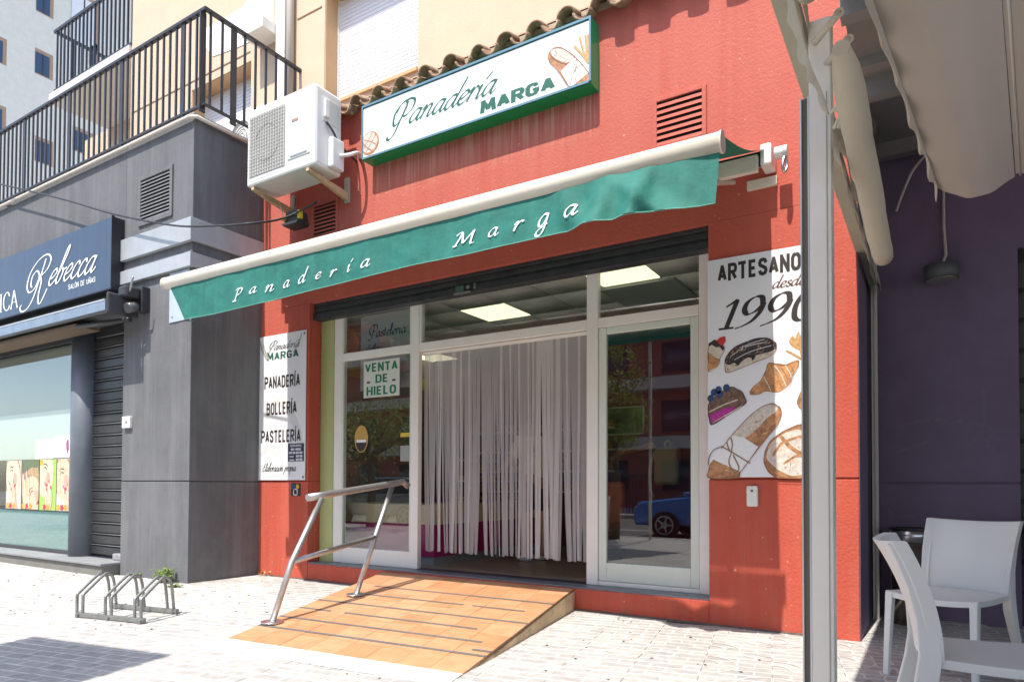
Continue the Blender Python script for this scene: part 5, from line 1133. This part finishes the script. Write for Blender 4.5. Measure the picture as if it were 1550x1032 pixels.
b = BM(); box(b, -10.9, -7.95, 5.893, 5.901, 7.05, 7.065); box(b, -7.0, wx0-.05, 5.893, 5.901, 7.15, 7.165); obj('render_joint', b, mat('joint shade', (.25, .16, .1), .9), bg)
bx('shelf_box', -7.75, -7.31, 5.6, 5.9, 7.02, 7.15, mat('white pilaster', (.80, .78, .72)), bg)
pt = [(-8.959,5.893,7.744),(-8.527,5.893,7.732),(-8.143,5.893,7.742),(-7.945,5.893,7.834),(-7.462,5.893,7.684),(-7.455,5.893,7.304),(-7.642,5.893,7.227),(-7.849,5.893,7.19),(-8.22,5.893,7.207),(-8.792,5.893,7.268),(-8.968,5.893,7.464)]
flat('whitewash_patch', pt, 5.8935, mat('reflected sun white', (.82, .80, .76), .9), bg)  # sunlight thrown back from opposite windows, put in as a pale shape
# small unit on the terrace
tu = thing('terrace_air_conditioner', 'small white air conditioner standing on the terrace behind the railing', 'air conditioner')
bx('casing', -7.75, -7.02, 5.45, 5.78, 5.24, 5.86, ACW, tu, bevel=.02)
b = BM(); tube(b, [(-7.5+.2*cos(a*pi/10), 5.44, 5.55+.2*sin(a*pi/10)) for a in range(20)], .008, 5, closed=True)
for r_ in (.06, .11, .15): tube(b, [(-7.5+r_*cos(a*pi/8), 5.44, 5.55+r_*sin(a*pi/8)) for a in range(16)], .005, 4, closed=True)
obj('fan_guard', b, mat('fin grey', (.36, .35, .32)), tu)
# upper balcony far left
bx('wall', -14.5, -10.95, 6.9, 7.1, 5.2, 8.0, BEIGE, bg)
ub = thing('upper_balcony', 'balcony slab with black railing high on the beige block', 'balcony')
bx('slab', -13.6, -10.952, 5.86, 7.4, 8.00, 8.17, mat('pale slab', (.66, .64, .60), .8), ub)
bx('top_rail', -13.52, -10.952, 5.88, 5.93, 9.28, 9.33, RAILM, ub); bx('bottom_rail', -13.5, -10.952, 5.89, 5.92, 8.20, 8.235, RAILM, ub)
bx('top_rail', -13.52, -13.47, 5.93, 7.4, 9.28, 9.33, RAILM, ub)
bal2 = BM(); box(bal2, -.013, .013, -.013, .013, 8.17, 9.28); bal2 = meshof(bal2, 'baluster', RAILM)
for p in bal2.polygons: p.use_smooth = False
for k in range(20): addb(bal2, 'baluster', -13.42+.13*k, 5.905, par=ub)
for k in range(9): addb(bal2, 'baluster', -13.49, 6.05+.15*k, par=ub)
# far building
fb = thing('far_apartment_block', 'pale grey rendered apartment block far behind on the left', 'building')
bx('wall', -60, -40, 4, 60, -.3, 34, FAR, fb)
FW = [[(-40.0,16.533,24.044),(-40.0,17.399,23.16)], [(-40.0,14.509,23.721),(-40.0,15.262,23.062)], [(-40.0,16.536,27.371),(-40.0,17.371,26.603)], [(-40.0,14.516,20.238),(-40.0,15.296,19.563)], [(-40.0,18.23,28.304),(-40.0,19.709,27.033)], [(-40.0,19.197,25.906),(-40.0,19.747,24.773)], [(-40.0,16.614,19.401),(-40.0,17.48,18.531)], [(-40.0,18.427,20.758),(-40.0,19.477,19.736)]]
for k, (A, B) in enumerate(FW):
    y0, y1 = A[1], B[1]; z1_ = A[2]; z0_ = z1_-1.35*(2.2 if k == 4 else 1)
    w_ = bx('window', -40.0, -39.99, y0, y1, z0_, z1_, mat('window reveal', (.42, .28, .19), .8), fb)
    bx('pane', -39.989, -39.97, y0+.02, y1-.18, z0_+.05, z1_-.2, mat('dusk pane', (.05, .09, .16), .15) if k != 4 else mat('white blind', (.8, .8, .82)), w_)
    bx('mullion', -39.969, -39.95, (y0+y1)/2-.1, (y0+y1)/2-.04, z0_+.05, z1_-.2, DGREY, w_)

# ---------------- bike rack ----------------
bk = thing('bike_rack', 'low galvanised bicycle rack with three double hoops on the pale paving', 'bike rack')
RKM = mat('worn galvanised', (.28, .29, .28), .5, .6, var=.2, vscale=14, spots=.5, spcol=(.22, .15, .09), spscale=9)
F0, F1 = Vector((-6.03, 2.88, 0)), Vector((-5.30, 3.03, 0)); K0, K1 = Vector((-6.22, 3.25, 0)), Vector((-5.46, 3.405, 0))
def rail(A, B):
    b = BM(); d = (B-A).normalized(); n = Vector((-d.y, d.x, 0))*.016
    T = [A-n, B-n, B+n, A+n]; lo = [b.verts.new(p+Vector((0, 0, .006))) for p in T]; hi = [b.verts.new(p+Vector((0, 0, .042))) for p in T]
    b.faces.new(hi); b.faces.new(lo)
    for k in range(4): b.faces.new((lo[k], lo[(k+1)%4], hi[(k+1)%4], hi[k]))
    return obj('base_rail', b, RKM, bk, bevel=.002)
rail(F0, F1); rail(K0, K1)
for t in (.0, .09, .43, .52, .86, .95):
    A = F0.lerp(F1, t); B = K0.lerp(K1, t); d = B-A
    pts = [A+Vector((0, 0, .01)), A+Vector((0, 0, .17)), A+d*.06+Vector((0, 0, .2)), A+d*.58+Vector((0, 0, .315)), A+d*.72+Vector((0, 0, .325)), A+d*.86+Vector((0, 0, .29)), A+d*.93+Vector((0, 0, .2)), B+Vector((0, 0, .01))]
    tb('hoop', spline(pts, 3), .0125, RKM, bk, seg=8)
for A in (F0.lerp(F1, .04), F0.lerp(F1, .5), F0.lerp(F1, .97)):
    b = BM(); box(b, A.x-.015, A.x+.015, A.y-.03, A.y-.016, 0, .03); obj('rail_bolt', b, RKM, bk)

# ---------------- plants ----------------
LEAF = mat('leaf green', (.20, .30, .05), .6, var=.35, vscale=30, trans=.3)
def weed(name, label, x, y, h, n, rad, seed):
    random.seed(seed); th = thing(name, label, 'plant', loc=(x, y, 0)); bs_ = BM(); bl = BM()
    for k in range(n):
        a = random.uniform(0, 2*pi); r = rad*random.random()**.5; top = Vector((r*cos(a), r*sin(a)*.6, h*random.uniform(.3, 1)*(1-.4*r/rad)))
        tube(bs_, [(top.x*.2, top.y*.2, 0), (top.x*.7, top.y*.7, top.z*.6), top], .0022, 4)
        for q in range(5):
            c = top*random.uniform(.6, 1.05)+Vector((random.uniform(-.02, .02), random.uniform(-.02, .02), 0)); az = random.uniform(0, 2*pi); tl = random.uniform(-.5, .5); L = random.uniform(.02, .04)
            dx = Vector((cos(az)*cos(tl), sin(az)*cos(tl), sin(tl))); nn = Vector((-sin(az), cos(az), random.uniform(-.3, .3)))
            P = [c, c+dx*L*.5+nn*L*.45, c+dx*L*1.2, c+dx*L*.5-nn*L*.45]
            bl.faces.new([bl.verts.new(p) for p in P])
    obj('stems', bs_, mat('stem green', (.16, .2, .06), .7), th); obj('leaves', bl, LEAF, th)
weed('weed', 'bright green weed at the foot of the charcoal pier corner', -7.33, 4.40, .27, 34, .17, 4)
weed('weed', 'tiny weed tuft between the charcoal pier and the step', -7.95, 4.44, .08, 9, .07, 5)
weed('weed', 'flat low weed on the paving just right of the pier corner', -6.93, 4.28, .035, 10, .10, 6)
b = BM(); random.seed(8)
for k in range(16):
    x, y, z = random.uniform(-6.98, -6.75), random.uniform(5.3, 5.42), random.uniform(.0, .05); a = random.uniform(0, 6); s = .022
    b.faces.new([b.verts.new((x+s*cos(a+t)*random.uniform(.5, 1.3), y+s*.5*sin(a+t), z+random.uniform(0, .02))) for t in (0, 1.5, 3.1, 4.6)])
dl_ = obj('dry_leaves', b, mat('dry leaf', (.42, .28, .10), .8, var=.3, vscale=30)); tag(dl_, 'few dry yellow leaves at the foot of the left red pillar', 'leaves')

# ---------------- cafe terrace (right) ----------------
cf = thing('cafe_building', 'aubergine painted cafe wall with porch ceiling right of the bakery', 'building')
bx('side_wall', -.49, -.455, 6.12, 6.65, -.05, 4.0, mat('dark recess wall', (.05, .036, .052), .8), cf)  # coloured much darker than the aubergine wall beside it
b = BM(); box(b, -.455, .575, 6.65, 6.8, -.05, 1.128); box(b, -.455, .575, 6.65, 6.8, 1.14, 4.0); box(b, -.455, .57, 6.66, 6.8, 1.128, 1.14); obj('wall', b, PURPLE, cf, bevel=.004)
SCF = mat('chalky scuff', (.185, .145, .215), .85, var=.2, vscale=20)
for ln in ([(-.25, 1.62), (-.05, 1.66), (.15, 1.65), (.40, 1.58)], [(-.32, 1.38), (-.15, 1.44), (.0, 1.50)], [(.34, 1.9), (.35, 1.6), (.37, 1.42)], [(.28, 1.44), (.31, 1.54), (.38, 1.57)], [(.44, 1.50), (.44, 1.42), (.38, 1.37)], [(-.40, 1.04), (-.36, .92), (-.24, .86), (-.1, .85)]):
    strokes_flat('scuff_mark', [ln], .030, 6.6485, SCF, cf)
bx('wall', .9, 12, 6.65, 6.8, -.05, 4.0, PURPLE, cf)  # unseen run of wall lengthened to keep light off the terrace
bx('lintel', .575, .9, 6.655, 6.8, 3.0, 4.0, PURPLE, cf)
w_ = bx('window', .575, .9, 6.72, 6.78, .0, 3.0, mat('dark shutter', (.03, .032, .03), .5), cf)
for k in range(12): bx('slat', .58, .89, 6.70, 6.72, .05+.24*k, .05+.24*k+.2, mat('shutter grey', (.07, .075, .07), .5), w_)
PORCH = mat('porch ceiling', (.22, .21, .195), .8, var=.06, vscale=2, streak=.1)
bx('porch_ceiling', -.45, 12, -2.0, 6.8, 4.0, 4.06, PORCH, cf)  # real porch overhead; its unseen reach is widened to darken the terrace
BE = mat('porch beam', (.24, .235, .22), .6, var=.05)
for y, z, h in ((6.45, 3.88, .12), (5.35, 3.86, .14), (5.08, 3.93, .07), (4.35, 3.86, .14), (3.4, 3.86, .14), (2.4, 3.86, .14)):
    bx('ceiling_beam', -.45, 4, y, y+.10, z, z+h, BE, cf)
b = BM(); box(b, .0, .26, 6.30, 6.44, 3.78, 3.875); obj('junction_box', b, mat('box plastic', (.55, .52, .48), .5), cf, bevel=.01)
tb('loose_cable', spline([(.0, 6.4, 3.83), (-.12, 6.5, 3.75), (-.20, 6.55, 3.6), (-.26, 6.6, 3.45)]), .012, mat('box plastic', (.55, .52, .48)), cf, seg=6)
tl = thing('tube_light', 'slim unlit tube light under the porch beam', 'light')
tb('tube', [(-.05, 5.22, 3.84), (.38, 5.22, 3.84)], .016, mat('tube white', (.75, .74, .70), .4), tl); bx('tube_holder', -.09, -.04, 5.19, 5.25, 3.81, 3.88, BE, tl); bx('tube_holder', .37, .42, 5.19, 5.25, 3.81, 3.88, BE, tl)
# frame of the terrace enclosure
tf = thing('terrace_pergola', 'aluminium posts and side beam of the terrace pergola at the red corner', 'pergola')
ALU = mat('grey beige aluminium', (.74, .70, .62), .4, .0, var=.04, vscale=5)
bx('post', -.372, -.300, 2.60, 2.68, -.01, 2.77, ALU, tf, bevel=.004)
b = BM(); box(b, -.402, -.397, 2.60, 2.66, -.01, 2.5); box(b, -.377, -.372, 2.60, 2.66, -.01, 2.5); box(b, -.397, -.377, 2.635, 2.66, -.01, 2.5); obj('guide_channel', b, mat('bright aluminium', (.62, .63, .62), .3, .4), tf)
for gx in (-.315,): bx('groove', gx, gx+.003, 2.597, 2.60, -.01, 2.5, mat('groove shade', (.33, .32, .29), .7), tf)
bx('channel_seal', -.397, -.378, 2.612, 2.634, -.01, 2.5, mat('seal', (.16, .15, .12), .7), tf)
bx('post', -.445, -.425, 6.45, 6.50, -.01, 3.1, WHITEM, tf); bx('post', -.423, -.40, 6.44, 6.50, -.01, 3.1, ALU, tf)
bx('post', -.372, -.300, -1.40, -1.32, -.01, 2.95, ALU, tf)
b = BM(); prism(b, [(-.47, 2.79), (-.408, 2.80), (-.408, 2.90), (-.47, 2.90)], -1.4, 6.5); obj('side_beam', b, mat('sage beam', (.42, .43, .34), .5, var=.08, vscale=3, streak=.2, stcol=(.2, .19, .15)), tf)
CLOTH = mat('cream canvas', (.66, .60, .48), .8, var=.06, bump=.15, bscale=120, trans=.35)
# gathered curtain along the beam
cu_ = thing('gathered_curtain', 'cream canvas curtain bunched under the terrace side beam', 'curtain')
def gat(u, v):
    y = -1.2+7.6*u; w = .052+.012*sin(u*13)+.008*sin(u*31+1)+.006*sin(u*75)
    return (-.398+.008*v*sin(u*60)+.012*v+.004*sin(u*130), y, 2.81-(w+.07)*v-.006*sin(v*pi)*sin(u*80))
grid('canvas', gat, 220, 5, CLOTH, cu_)
grid('canvas', lambda u, v: (gat(u, v)[0]+.022+.004*sin(u*70), gat(u, v)[1], gat(u, v)[2]+.03), 220, 5, CLOTH, cu_)
flp = [(-0.3,1.714,2.276),(-0.3,1.812,2.268),(-0.3,1.94,2.262),(-0.3,2.075,2.272),(-0.3,2.256,2.316),(-0.3,2.468,2.345)]
b = BM(); pv = None
for i_, p in enumerate(spline([Vector(q) for q in flp], 6)):
    t_ = i_/30; top_ = p+Vector((0, 0, .10*(1-t_)**.8+.004)); c3 = (b.verts.new(p+Vector((.006*sin(i_*.9), 0, .005*sin(i_*1.3)))), b.verts.new((p+top_)/2+Vector((.012, 0, 0))), b.verts.new(top_))
    if pv:
        for k_ in (0, 1): b.faces.new((pv[k_], pv[k_+1], c3[k_+1], c3[k_])).smooth = True
    pv = c3
obj('loose_flap', b, CLOTH, cu_)
ro = thing('rolled_curtain', 'long rolled cream canvas blind hanging along the terrace side behind the post', 'rolled blind')
pts = [(-.205+.0015*sin(k*.9), 2.0+(3.75-2.0)*k/16, 2.285-.004*k+.003*sin(k*1.7)) for k in range(17)]
tb('roll', pts, [.022, .036]+[.043+.001*sin(k*2.1)+.003*k/16 for k in range(2, 16)]+[.044], CLOTH, ro, seg=18)
tb('roll_tie', [(-.205, 2.50, 2.29), (-.204, 2.53, 2.29)], .052, mat('dark strap', (.05, .045, .04), .8), ro)
ro2 = thing('rolled_curtain', 'near rolled canvas blind ending at the top of the big terrace post', 'rolled blind')
pts = [(-.335+.06+.004*sin(k*.9), .2+(1.93-.2)*k/14, 2.42+.004*sin(k*1.7)) for k in range(15)]
tb('roll', pts, [.06+.003*sin(k*2.1) for k in range(13)]+[.05, .028], CLOTH, ro2, seg=18)
for k, (x, y, z) in enumerate(([(-0.253,2.42,2.651)][0], [(-0.233,2.5,2.602)][0])):
    b = BM(); A = Vector((x, y, z)); tube(b, [A, A+Vector((-.09, .12, -.0))], .012, 12); 
    tube(b, [A+Vector((.013*cos(a*pi/5), 0, .013*sin(a*pi/5))) for a in range(10)], .005, 5, closed=True)
    obj('pipe_end', b, CLOTH, ro if k else ro2)
b = BM(); random.seed(4)
for k in range(7): tube(b, spline([(-.26+random.uniform(-.03, .03), 2.46, 2.33+random.uniform(-.05, .06)), (-.23, 2.44, 2.36+random.uniform(-.04, .04)), (-.20+random.uniform(-.02, .02), 2.48, 2.31+random.uniform(-.03, .05))], 4), .006, 5)
obj('knotted_cord', b, mat('cord', (.6, .56, .45), .8), ro)
# big canvas sails
sl_ = thing('canvas_sail', 'large sagging beige canvas sail under the porch with wavy rolled left hem', 'sail')
L0, L1 = Vector((-.36, .8, 2.78)), Vector((.031, 4.52, 2.80))
def sail(u, v):
    a = L0.lerp(L1, v); w = .36; x = a.x+u*w; ye = a.y+.0+u*.1*v
    return (x, ye, a.z+.02*u-.085*sin(pi*min(1, u*1.0))*(.5+.5*v)-.01*sin(u*20)*.3)
SAILM = mat('beige sail canvas', (.58, .52, .43), .85, var=.04, vscale=2, bump=.1, bscale=150, trans=.3)
grid('canvas', sail, 24, 40, SAILM, sl_)
def hem(u, v):
    a = L0.lerp(L1, u); q = -.035*v
    return (a.x-.012*sin(v*3)-.01*v*sin(u*70), a.y+.02*v, a.z+.01-(.055+.022*sin(u*64)+.012*sin(u*27))*v)
grid('hem', hem, 200, 5, CLOTH, sl_)
sl2 = thing('canvas_sail', 'second beige canvas sail at the right edge beyond the pale seam', 'sail')
def sail2(u, v):
    a = L0.lerp(L1, v)+Vector((.352+.01*v, .12*v-.05, .022)); x = a.x+u*.6
    return (x, a.y+u*.12, a.z-.02*sin(pi*u))
grid('canvas', sail2, 16, 30, SAILM, sl2)
tb('seam_rod', [L0+Vector((.372, -.0, .015)), L1+Vector((.385, .1, .02))], .005, mat('pale seam', (.75, .73, .68), .6), sl2, seg=6)
# wall lamp
wl_ = thing('wall_lamp', 'dark grey drum wall lamp with conduit on the aubergine wall', 'wall lamp')
tb('conduit', [(.083, 6.62, 3.98), (.083, 6.62, 3.25), (.095, 6.61, 3.02), (.07, 6.55, 2.93)], .012, mat('conduit cream', (.6, .54, .44), .5), wl_, seg=8)
tb('drum', [(.06, 6.50, 2.90), (.06, 6.50, 2.79)], .125, mat('lamp grey', (.11, .12, .12), .5, var=.1), wl_, seg=24)
tb('lens', [(.06, 6.50, 2.789), (.06, 6.50, 2.78)], .11, mat('lens', (.25, .24, .22), .3), wl_, seg=24)
b = BM(); box(b, -.03, .15, 6.56, 6.65, 2.80, 2.90); obj('bracket', b, DGREY, wl_, bevel=.01)
tb('knob', [(.065, 6.53, 2.90), (.065, 6.53, 2.935)], .018, mat('conduit cream', (.6, .54, .44)), wl_)
# bin
bn = thing('litter_bin', 'brushed steel cylindrical bin against the aubergine wall', 'bin', loc=(-.18, 6.38, 0))
tb('body', [(0, 0, .0), (0, 0, .66)], .135, mat('bin steel', (.42, .38, .33), .25, .95, var=.15, vscale=6), bn, seg=32)
tb('band', [(0, 0, .66), (0, 0, .76)], .14, STEEL, bn, seg=32); tb('rim', [(.14*cos(a*pi/16), .14*sin(a*pi/16), .765) for a in range(32)], .008, BLACKM, bn, closed=True)
b = BM(); tube(b, [(0, 0, .766), (0, 0, .768)], .12, 24); obj('opening', b, BLACK, bn)
# ---------------- chairs ----------------
CH = mat('chair plastic', (.70, .70, .67), .42, var=.02, vscale=3, bump=.04, bscale=300)
def chair(label, loc, rz):
    ch = thing('cafe_chair', label, 'chair', 'pale plastic cafe chairs', loc, rz)
    W2 = .245
    def seatf(u, v, th):
        x = (u*2-1)*(W2-.02*v); y = -.22+.43*v; z = .492-.010*sin(pi*u)*sin(pi*min(1, v+.1))-.008*sin(v*pi)-.016*(1-abs(u*2-1)**2)*(1-v)**3-th
        return Vector((x, y-(.012*(1-(u*2-1)**2))*(1-v), z))
    b = BM(); n = 12; Vt = [[b.verts.new(seatf(i/n, j/n, 0)) for j in range(n+1)] for i in range(n+1)]; Vb = [[b.verts.new(seatf(i/n, j/n, .034 if i in (0, n) or j in (0, n) else .02)) for j in range(n+1)] for i in range(n+1)]
    for i in range(n):
        for j in range(n):
            b.faces.new((Vt[i][j], Vt[i+1][j], Vt[i+1][j+1], Vt[i][j+1])).smooth = True; b.faces.new((Vb[i][j], Vb[i][j+1], Vb[i+1][j+1], Vb[i+1][j])).smooth = True
    for i in range(n):
        b.faces.new((Vt[i][0], Vb[i][0], Vb[i+1][0], Vt[i+1][0])); b.faces.new((Vt[i][n], Vt[i+1][n], Vb[i+1][n], Vb[i][n])); b.faces.new((Vt[0][i], Vt[0][i+1], Vb[0][i+1], Vb[0][i])); b.faces.new((Vt[n][i], Vb[n][i], Vb[n][i+1], Vt[n][i+1]))
    obj('seat', b, CH, ch, bevel=.004)
    def prof(t):  # side profile of the back: t 0 at seat, 1 at top
        return Vector((0, .215+.03*t+.115*t**2, .475+.42*t))
    b = BM(); nu, nv = 16, 14
    def bk_(u, t, s):
        q = u*2-1; p = prof(t); w = W2-.012+.022*t
        edge = .014+.012*abs(q)**6
        y = p.y+.035-.05*q*q*(.4+.6*t)-s*edge*2; z = p.z+(.012*q*q if t > .99 else .012*q*q*t)
        return (q*w, y, z)
    A = [[b.verts.new(bk_(i/nu, j/nv, 0)) for j in range(nv+1)] for i in range(nu+1)]; B_ = [[b.verts.new(bk_(i/nu, j/nv, 1)) for j in range(nv+1)] for i in range(nu+1)]
    for i in range(nu):
        for j in range(nv):
            b.faces.new((A[i][j], A[i][j+1], A[i+1][j+1], A[i+1][j])).smooth = True; b.faces.new((B_[i][j], B_[i+1][j], B_[i+1][j+1], B_[i][j+1])).smooth = True
    for i in range(nu):
        for j, fl in ((0, 0), (nv, 1)): b.faces.new((A[i][j], A[i+1][j], B_[i+1][j], B_[i][j]))
    for j in range(nv):
        for i in (0, nu): b.faces.new((A[i][j], B_[i][j], B_[i][j+1], A[i][j+1]))
    obj('backrest', b, CH, ch, bevel=.005)
    def leg(pts, ws, ds, x):
        b = BM(); prev = None
        for (yy, zz, xx), w, d in zip(pts, ws, ds):
            r = [b.verts.new((x+xx+sx*w, yy+sy*d, zz)) for sx, sy in ((-1, -1), (1, -1), (1, 1), (-1, 1))]
            if prev:
                for k in range(4): b.faces.new((prev[k], prev[(k+1)%4], r[(k+1)%4], r[k]))
            else: b.faces.new(r)
            prev = r
        b.faces.new(prev); obj('leg', b, CH, ch, bevel=.005)
    for s in (-1, 1):
        leg([(-.235, 0, s*.012), (-.222, .25, s*.005), (-.205, .486, 0)], [.015, .018, .021], [.015, .019, .022], s*(W2-.022))
        leg([(.385, 0, s*.012), (.325, .14, s*.008), (.272, .28, s*.004), (.236, .40, 0), (.222, .50, 0), (.236, .62, .0), (.268, .74, s*.004), (.315, .85, s*.008), (.34, .893, s*.010)], [.015, .018, .021, .023, .022, .019, .017, .015, .014], [.016, .021, .027, .036, .036, .030, .025, .020, .016], s*(W2-.026))
    return ch
chair('pale grey plastic chair facing the street in front of the steel bin', (.062, 4.69, 0), radians(-24.8))
chair('pale grey plastic chair seen from the side nearest the camera', (.18, 3.10, 0), radians(96))
chair('pale grey plastic chair at the far right edge against the aubergine wall', (.86, 6.0, 0), radians(8))

# ---------------- unseen canopy added past the left frame edge to cast the paving shadow ----------------
sc_ = thing('shadow_canopy', 'unseen tall flat canopy on two posts, added to shade the left paving', 'canopy')
b = BM(); T = [(-5.61, -.016), (-4.29, .214), (-3.71, -2.22), (-5.03, -2.45)]
lo = [b.verts.new((x, y, 4.34)) for x, y in T]; hi = [b.verts.new((x, y, 4.40)) for x, y in T]
b.faces.new(lo); b.faces.new(hi)
for k in range(4): b.faces.new((lo[k], lo[(k+1)%4], hi[(k+1)%4], hi[k]))
obj('roof', b, ALU, sc_)
for x, y in ((-5.02, -2.2), (-5.45, -.3)): tb('post', [(x, y, 0), (x, y, 4.34)], .035, ALU, sc_)

# ---------------- across the street (seen in the window reflections) ----------------
ob = thing('street_apartments', 'red brown apartment block across the street behind the viewpoint', 'building')
bx('wall', -34, 16, -26, -21, -.3, 13, mat('red brown render', (.34, .10, .075), .85, var=.1), ob)
for k in range(4):
    bx('balcony_band', -34, 16, -20.99, -20.2, 2.9+2.9*k, 3.5+2.9*k, mat('pale band', (.55, .48, .44), .8), ob)
wm = BM(); box(wm, -.8, .8, -20.98, -20.93, 0, 1.5); wm = meshof(wm, 'window', mat('street window', (.05, .06, .08), .1))
for k in range(4):
    for i in range(14):
        o = bpy.data.objects.new('window', wm); COL.objects.link(o); o.parent = ob; o.location = (-31+3.4*i, 0, .9+2.9*k)
fn = thing('street_fence', 'black bar fence along the far pavement across the street', 'fence')
b = BM()
for k in range(260): x = -30+.14*k; box(b, x-.012, x+.012, -15.02, -14.98, 0, 1.5)
tag(obj('bars', b, BLACKM, fn), kind='stuff'); bx('rail', -30, 6.4, -15.03, -14.97, 1.5, 1.56, BLACKM, fn)
def tree(label, x, y, h, seed, sp=.8):
    random.seed(seed); th = thing('street_tree', label, 'tree', 'street trees', (x, y, 0))
    tb('trunk', [(0, 0, -.1), (.05, .02, h*.3), (0, .06, h*.55)], [.13, .10, .06], mat('bark', (.14, .10, .07), .9, bump=.4, bscale=20), th)
    b = BM(); cl_ = [Vector((random.gauss(0, sp), random.gauss(0, sp), h*.68+random.gauss(0, h*.12))) for _ in range(26)]
    for c in cl_: tube(b, [(0, .05, h*.45), tuple(c*.6+Vector((0, 0, h*.2))), tuple(c)], [.03, .02, .008], 4)
    obj('branches', b, mat('bark', (.14, .10, .07)), th); b = BM()
    for k in range(4200):
        c = random.choice(cl_)+Vector((random.gauss(0, .4*sp), random.gauss(0, .4*sp), random.gauss(0, .35*sp))); s = random.uniform(.03, .055)
        n = Vector((random.uniform(-1, 1), random.uniform(-1, 1), random.uniform(0, 1))).normalized(); t = n.orthogonal().normalized(); u = n.cross(t)
        b.faces.new([b.verts.new(c+t*s), b.verts.new(c+u*s*.6), b.verts.new(c-t*s), b.verts.new(c-u*s*.6)])
    obj('crown', b, mat('tree leaf', (.22, .27, .05), .6, var=.3, vscale=3, trans=.3), th)
tree('small leafy street tree by the kerb opposite the right door', -5.75, -2.0, 4.0, 1, .38)
tree('small leafy street tree by the kerb opposite the left window', -12.7, -2.0, 4.0, 2)
tree('taller street tree further along the kerb', -18.5, -2.0, 4.8, 3)
def car(label, cat, x, y, rz, colr):
    th = thing('parked_car', label, cat, 'cars parked along the street', (x, y, -.14), rz)
    P = mat('car paint %s' % label[:6], colr, .25, .2, coat=1.0)
    b = BM(); prism(b, [(-2.1, .3), (-2.12, .62), (-2.0, .86), (-1.2, .95), (-.9, .98), (1.6, 1.0), (2.05, .92), (2.12, .6), (2.08, .3)], -.86, .86); obj('body', b, P, th, bevel=.07, seg=3)
    b = BM(); prism(b, [(-1.15, .94), (-.45, 1.42), (1.1, 1.44), (1.85, .98)], -.74, .74); obj('windows', b, mat('car glass', (.02, .03, .04), .05), th, bevel=.06, seg=3)
    b = BM(); prism(b, [(-.5, 1.40), (-.3, 1.47), (1.0, 1.48), (1.25, 1.40)], -.70, .70); obj('roof', b, P, th, bevel=.03)
    for sx in (-1.3, 1.3):
        for sy in (-.86, .86):
            w = tb('wheel', [(sx, sy-.1, .32), (sx, sy+.1, .32)], .32, mat('tyre', (.02, .02, .02), .8), th, seg=28)
            b = BM(); s = 1 if sy > 0 else -1; yo = sy+s*.105
            tube(b, [(sx, yo, .32), (sx, yo+s*.01, .32)], .08, 14)
            for k in range(5):
                a = 2*pi*k/5; tube(b, [(sx, yo, .32), (sx+.2*cos(a), yo, .32+.2*sin(a))], .025, 5)
            tube(b, [(sx+.21*cos(k*pi/12), yo, .32+.21*sin(k*pi/12)) for k in range(24)], .02, 6, closed=True)
            obj('rim', b, STEEL, w)
    for sy in (-.6, .6):
        b = BM(); bmesh.ops.create_icosphere(b, subdivisions=2, radius=1, matrix=Matrix.Translation((-2.04, sy, .70)) @ Matrix.Diagonal((.1, .2, .09, 1))); obj('headlight', b, mat('lamp glass', (.7, .72, .75), .1), th)
        b = BM(); box(b, 2.03, 2.12, sy-.15, sy+.15, .68, .84); obj('tail_light', b, mat('tail red', (.4, .01, .01), .3), th)
        b = BM(); box(b, -.85, -.7, sy*1.5-.06, sy*1.5+.06, .98, 1.10); obj('mirror', b, P, th, bevel=.03)
car('blue parked car with silver wheels across the road opposite the glass door', 'car', -6.9+2.8, -5.1, 0, (.02, .22, .70))
car('white parked car with dark windows nearest the door reflection', 'car', -9.4, -5.2, 0, (.55, .52, .55))
car('grey parked car opposite the left shop window', 'car', -14.6, -5.0, 0, (.22, .23, .25))
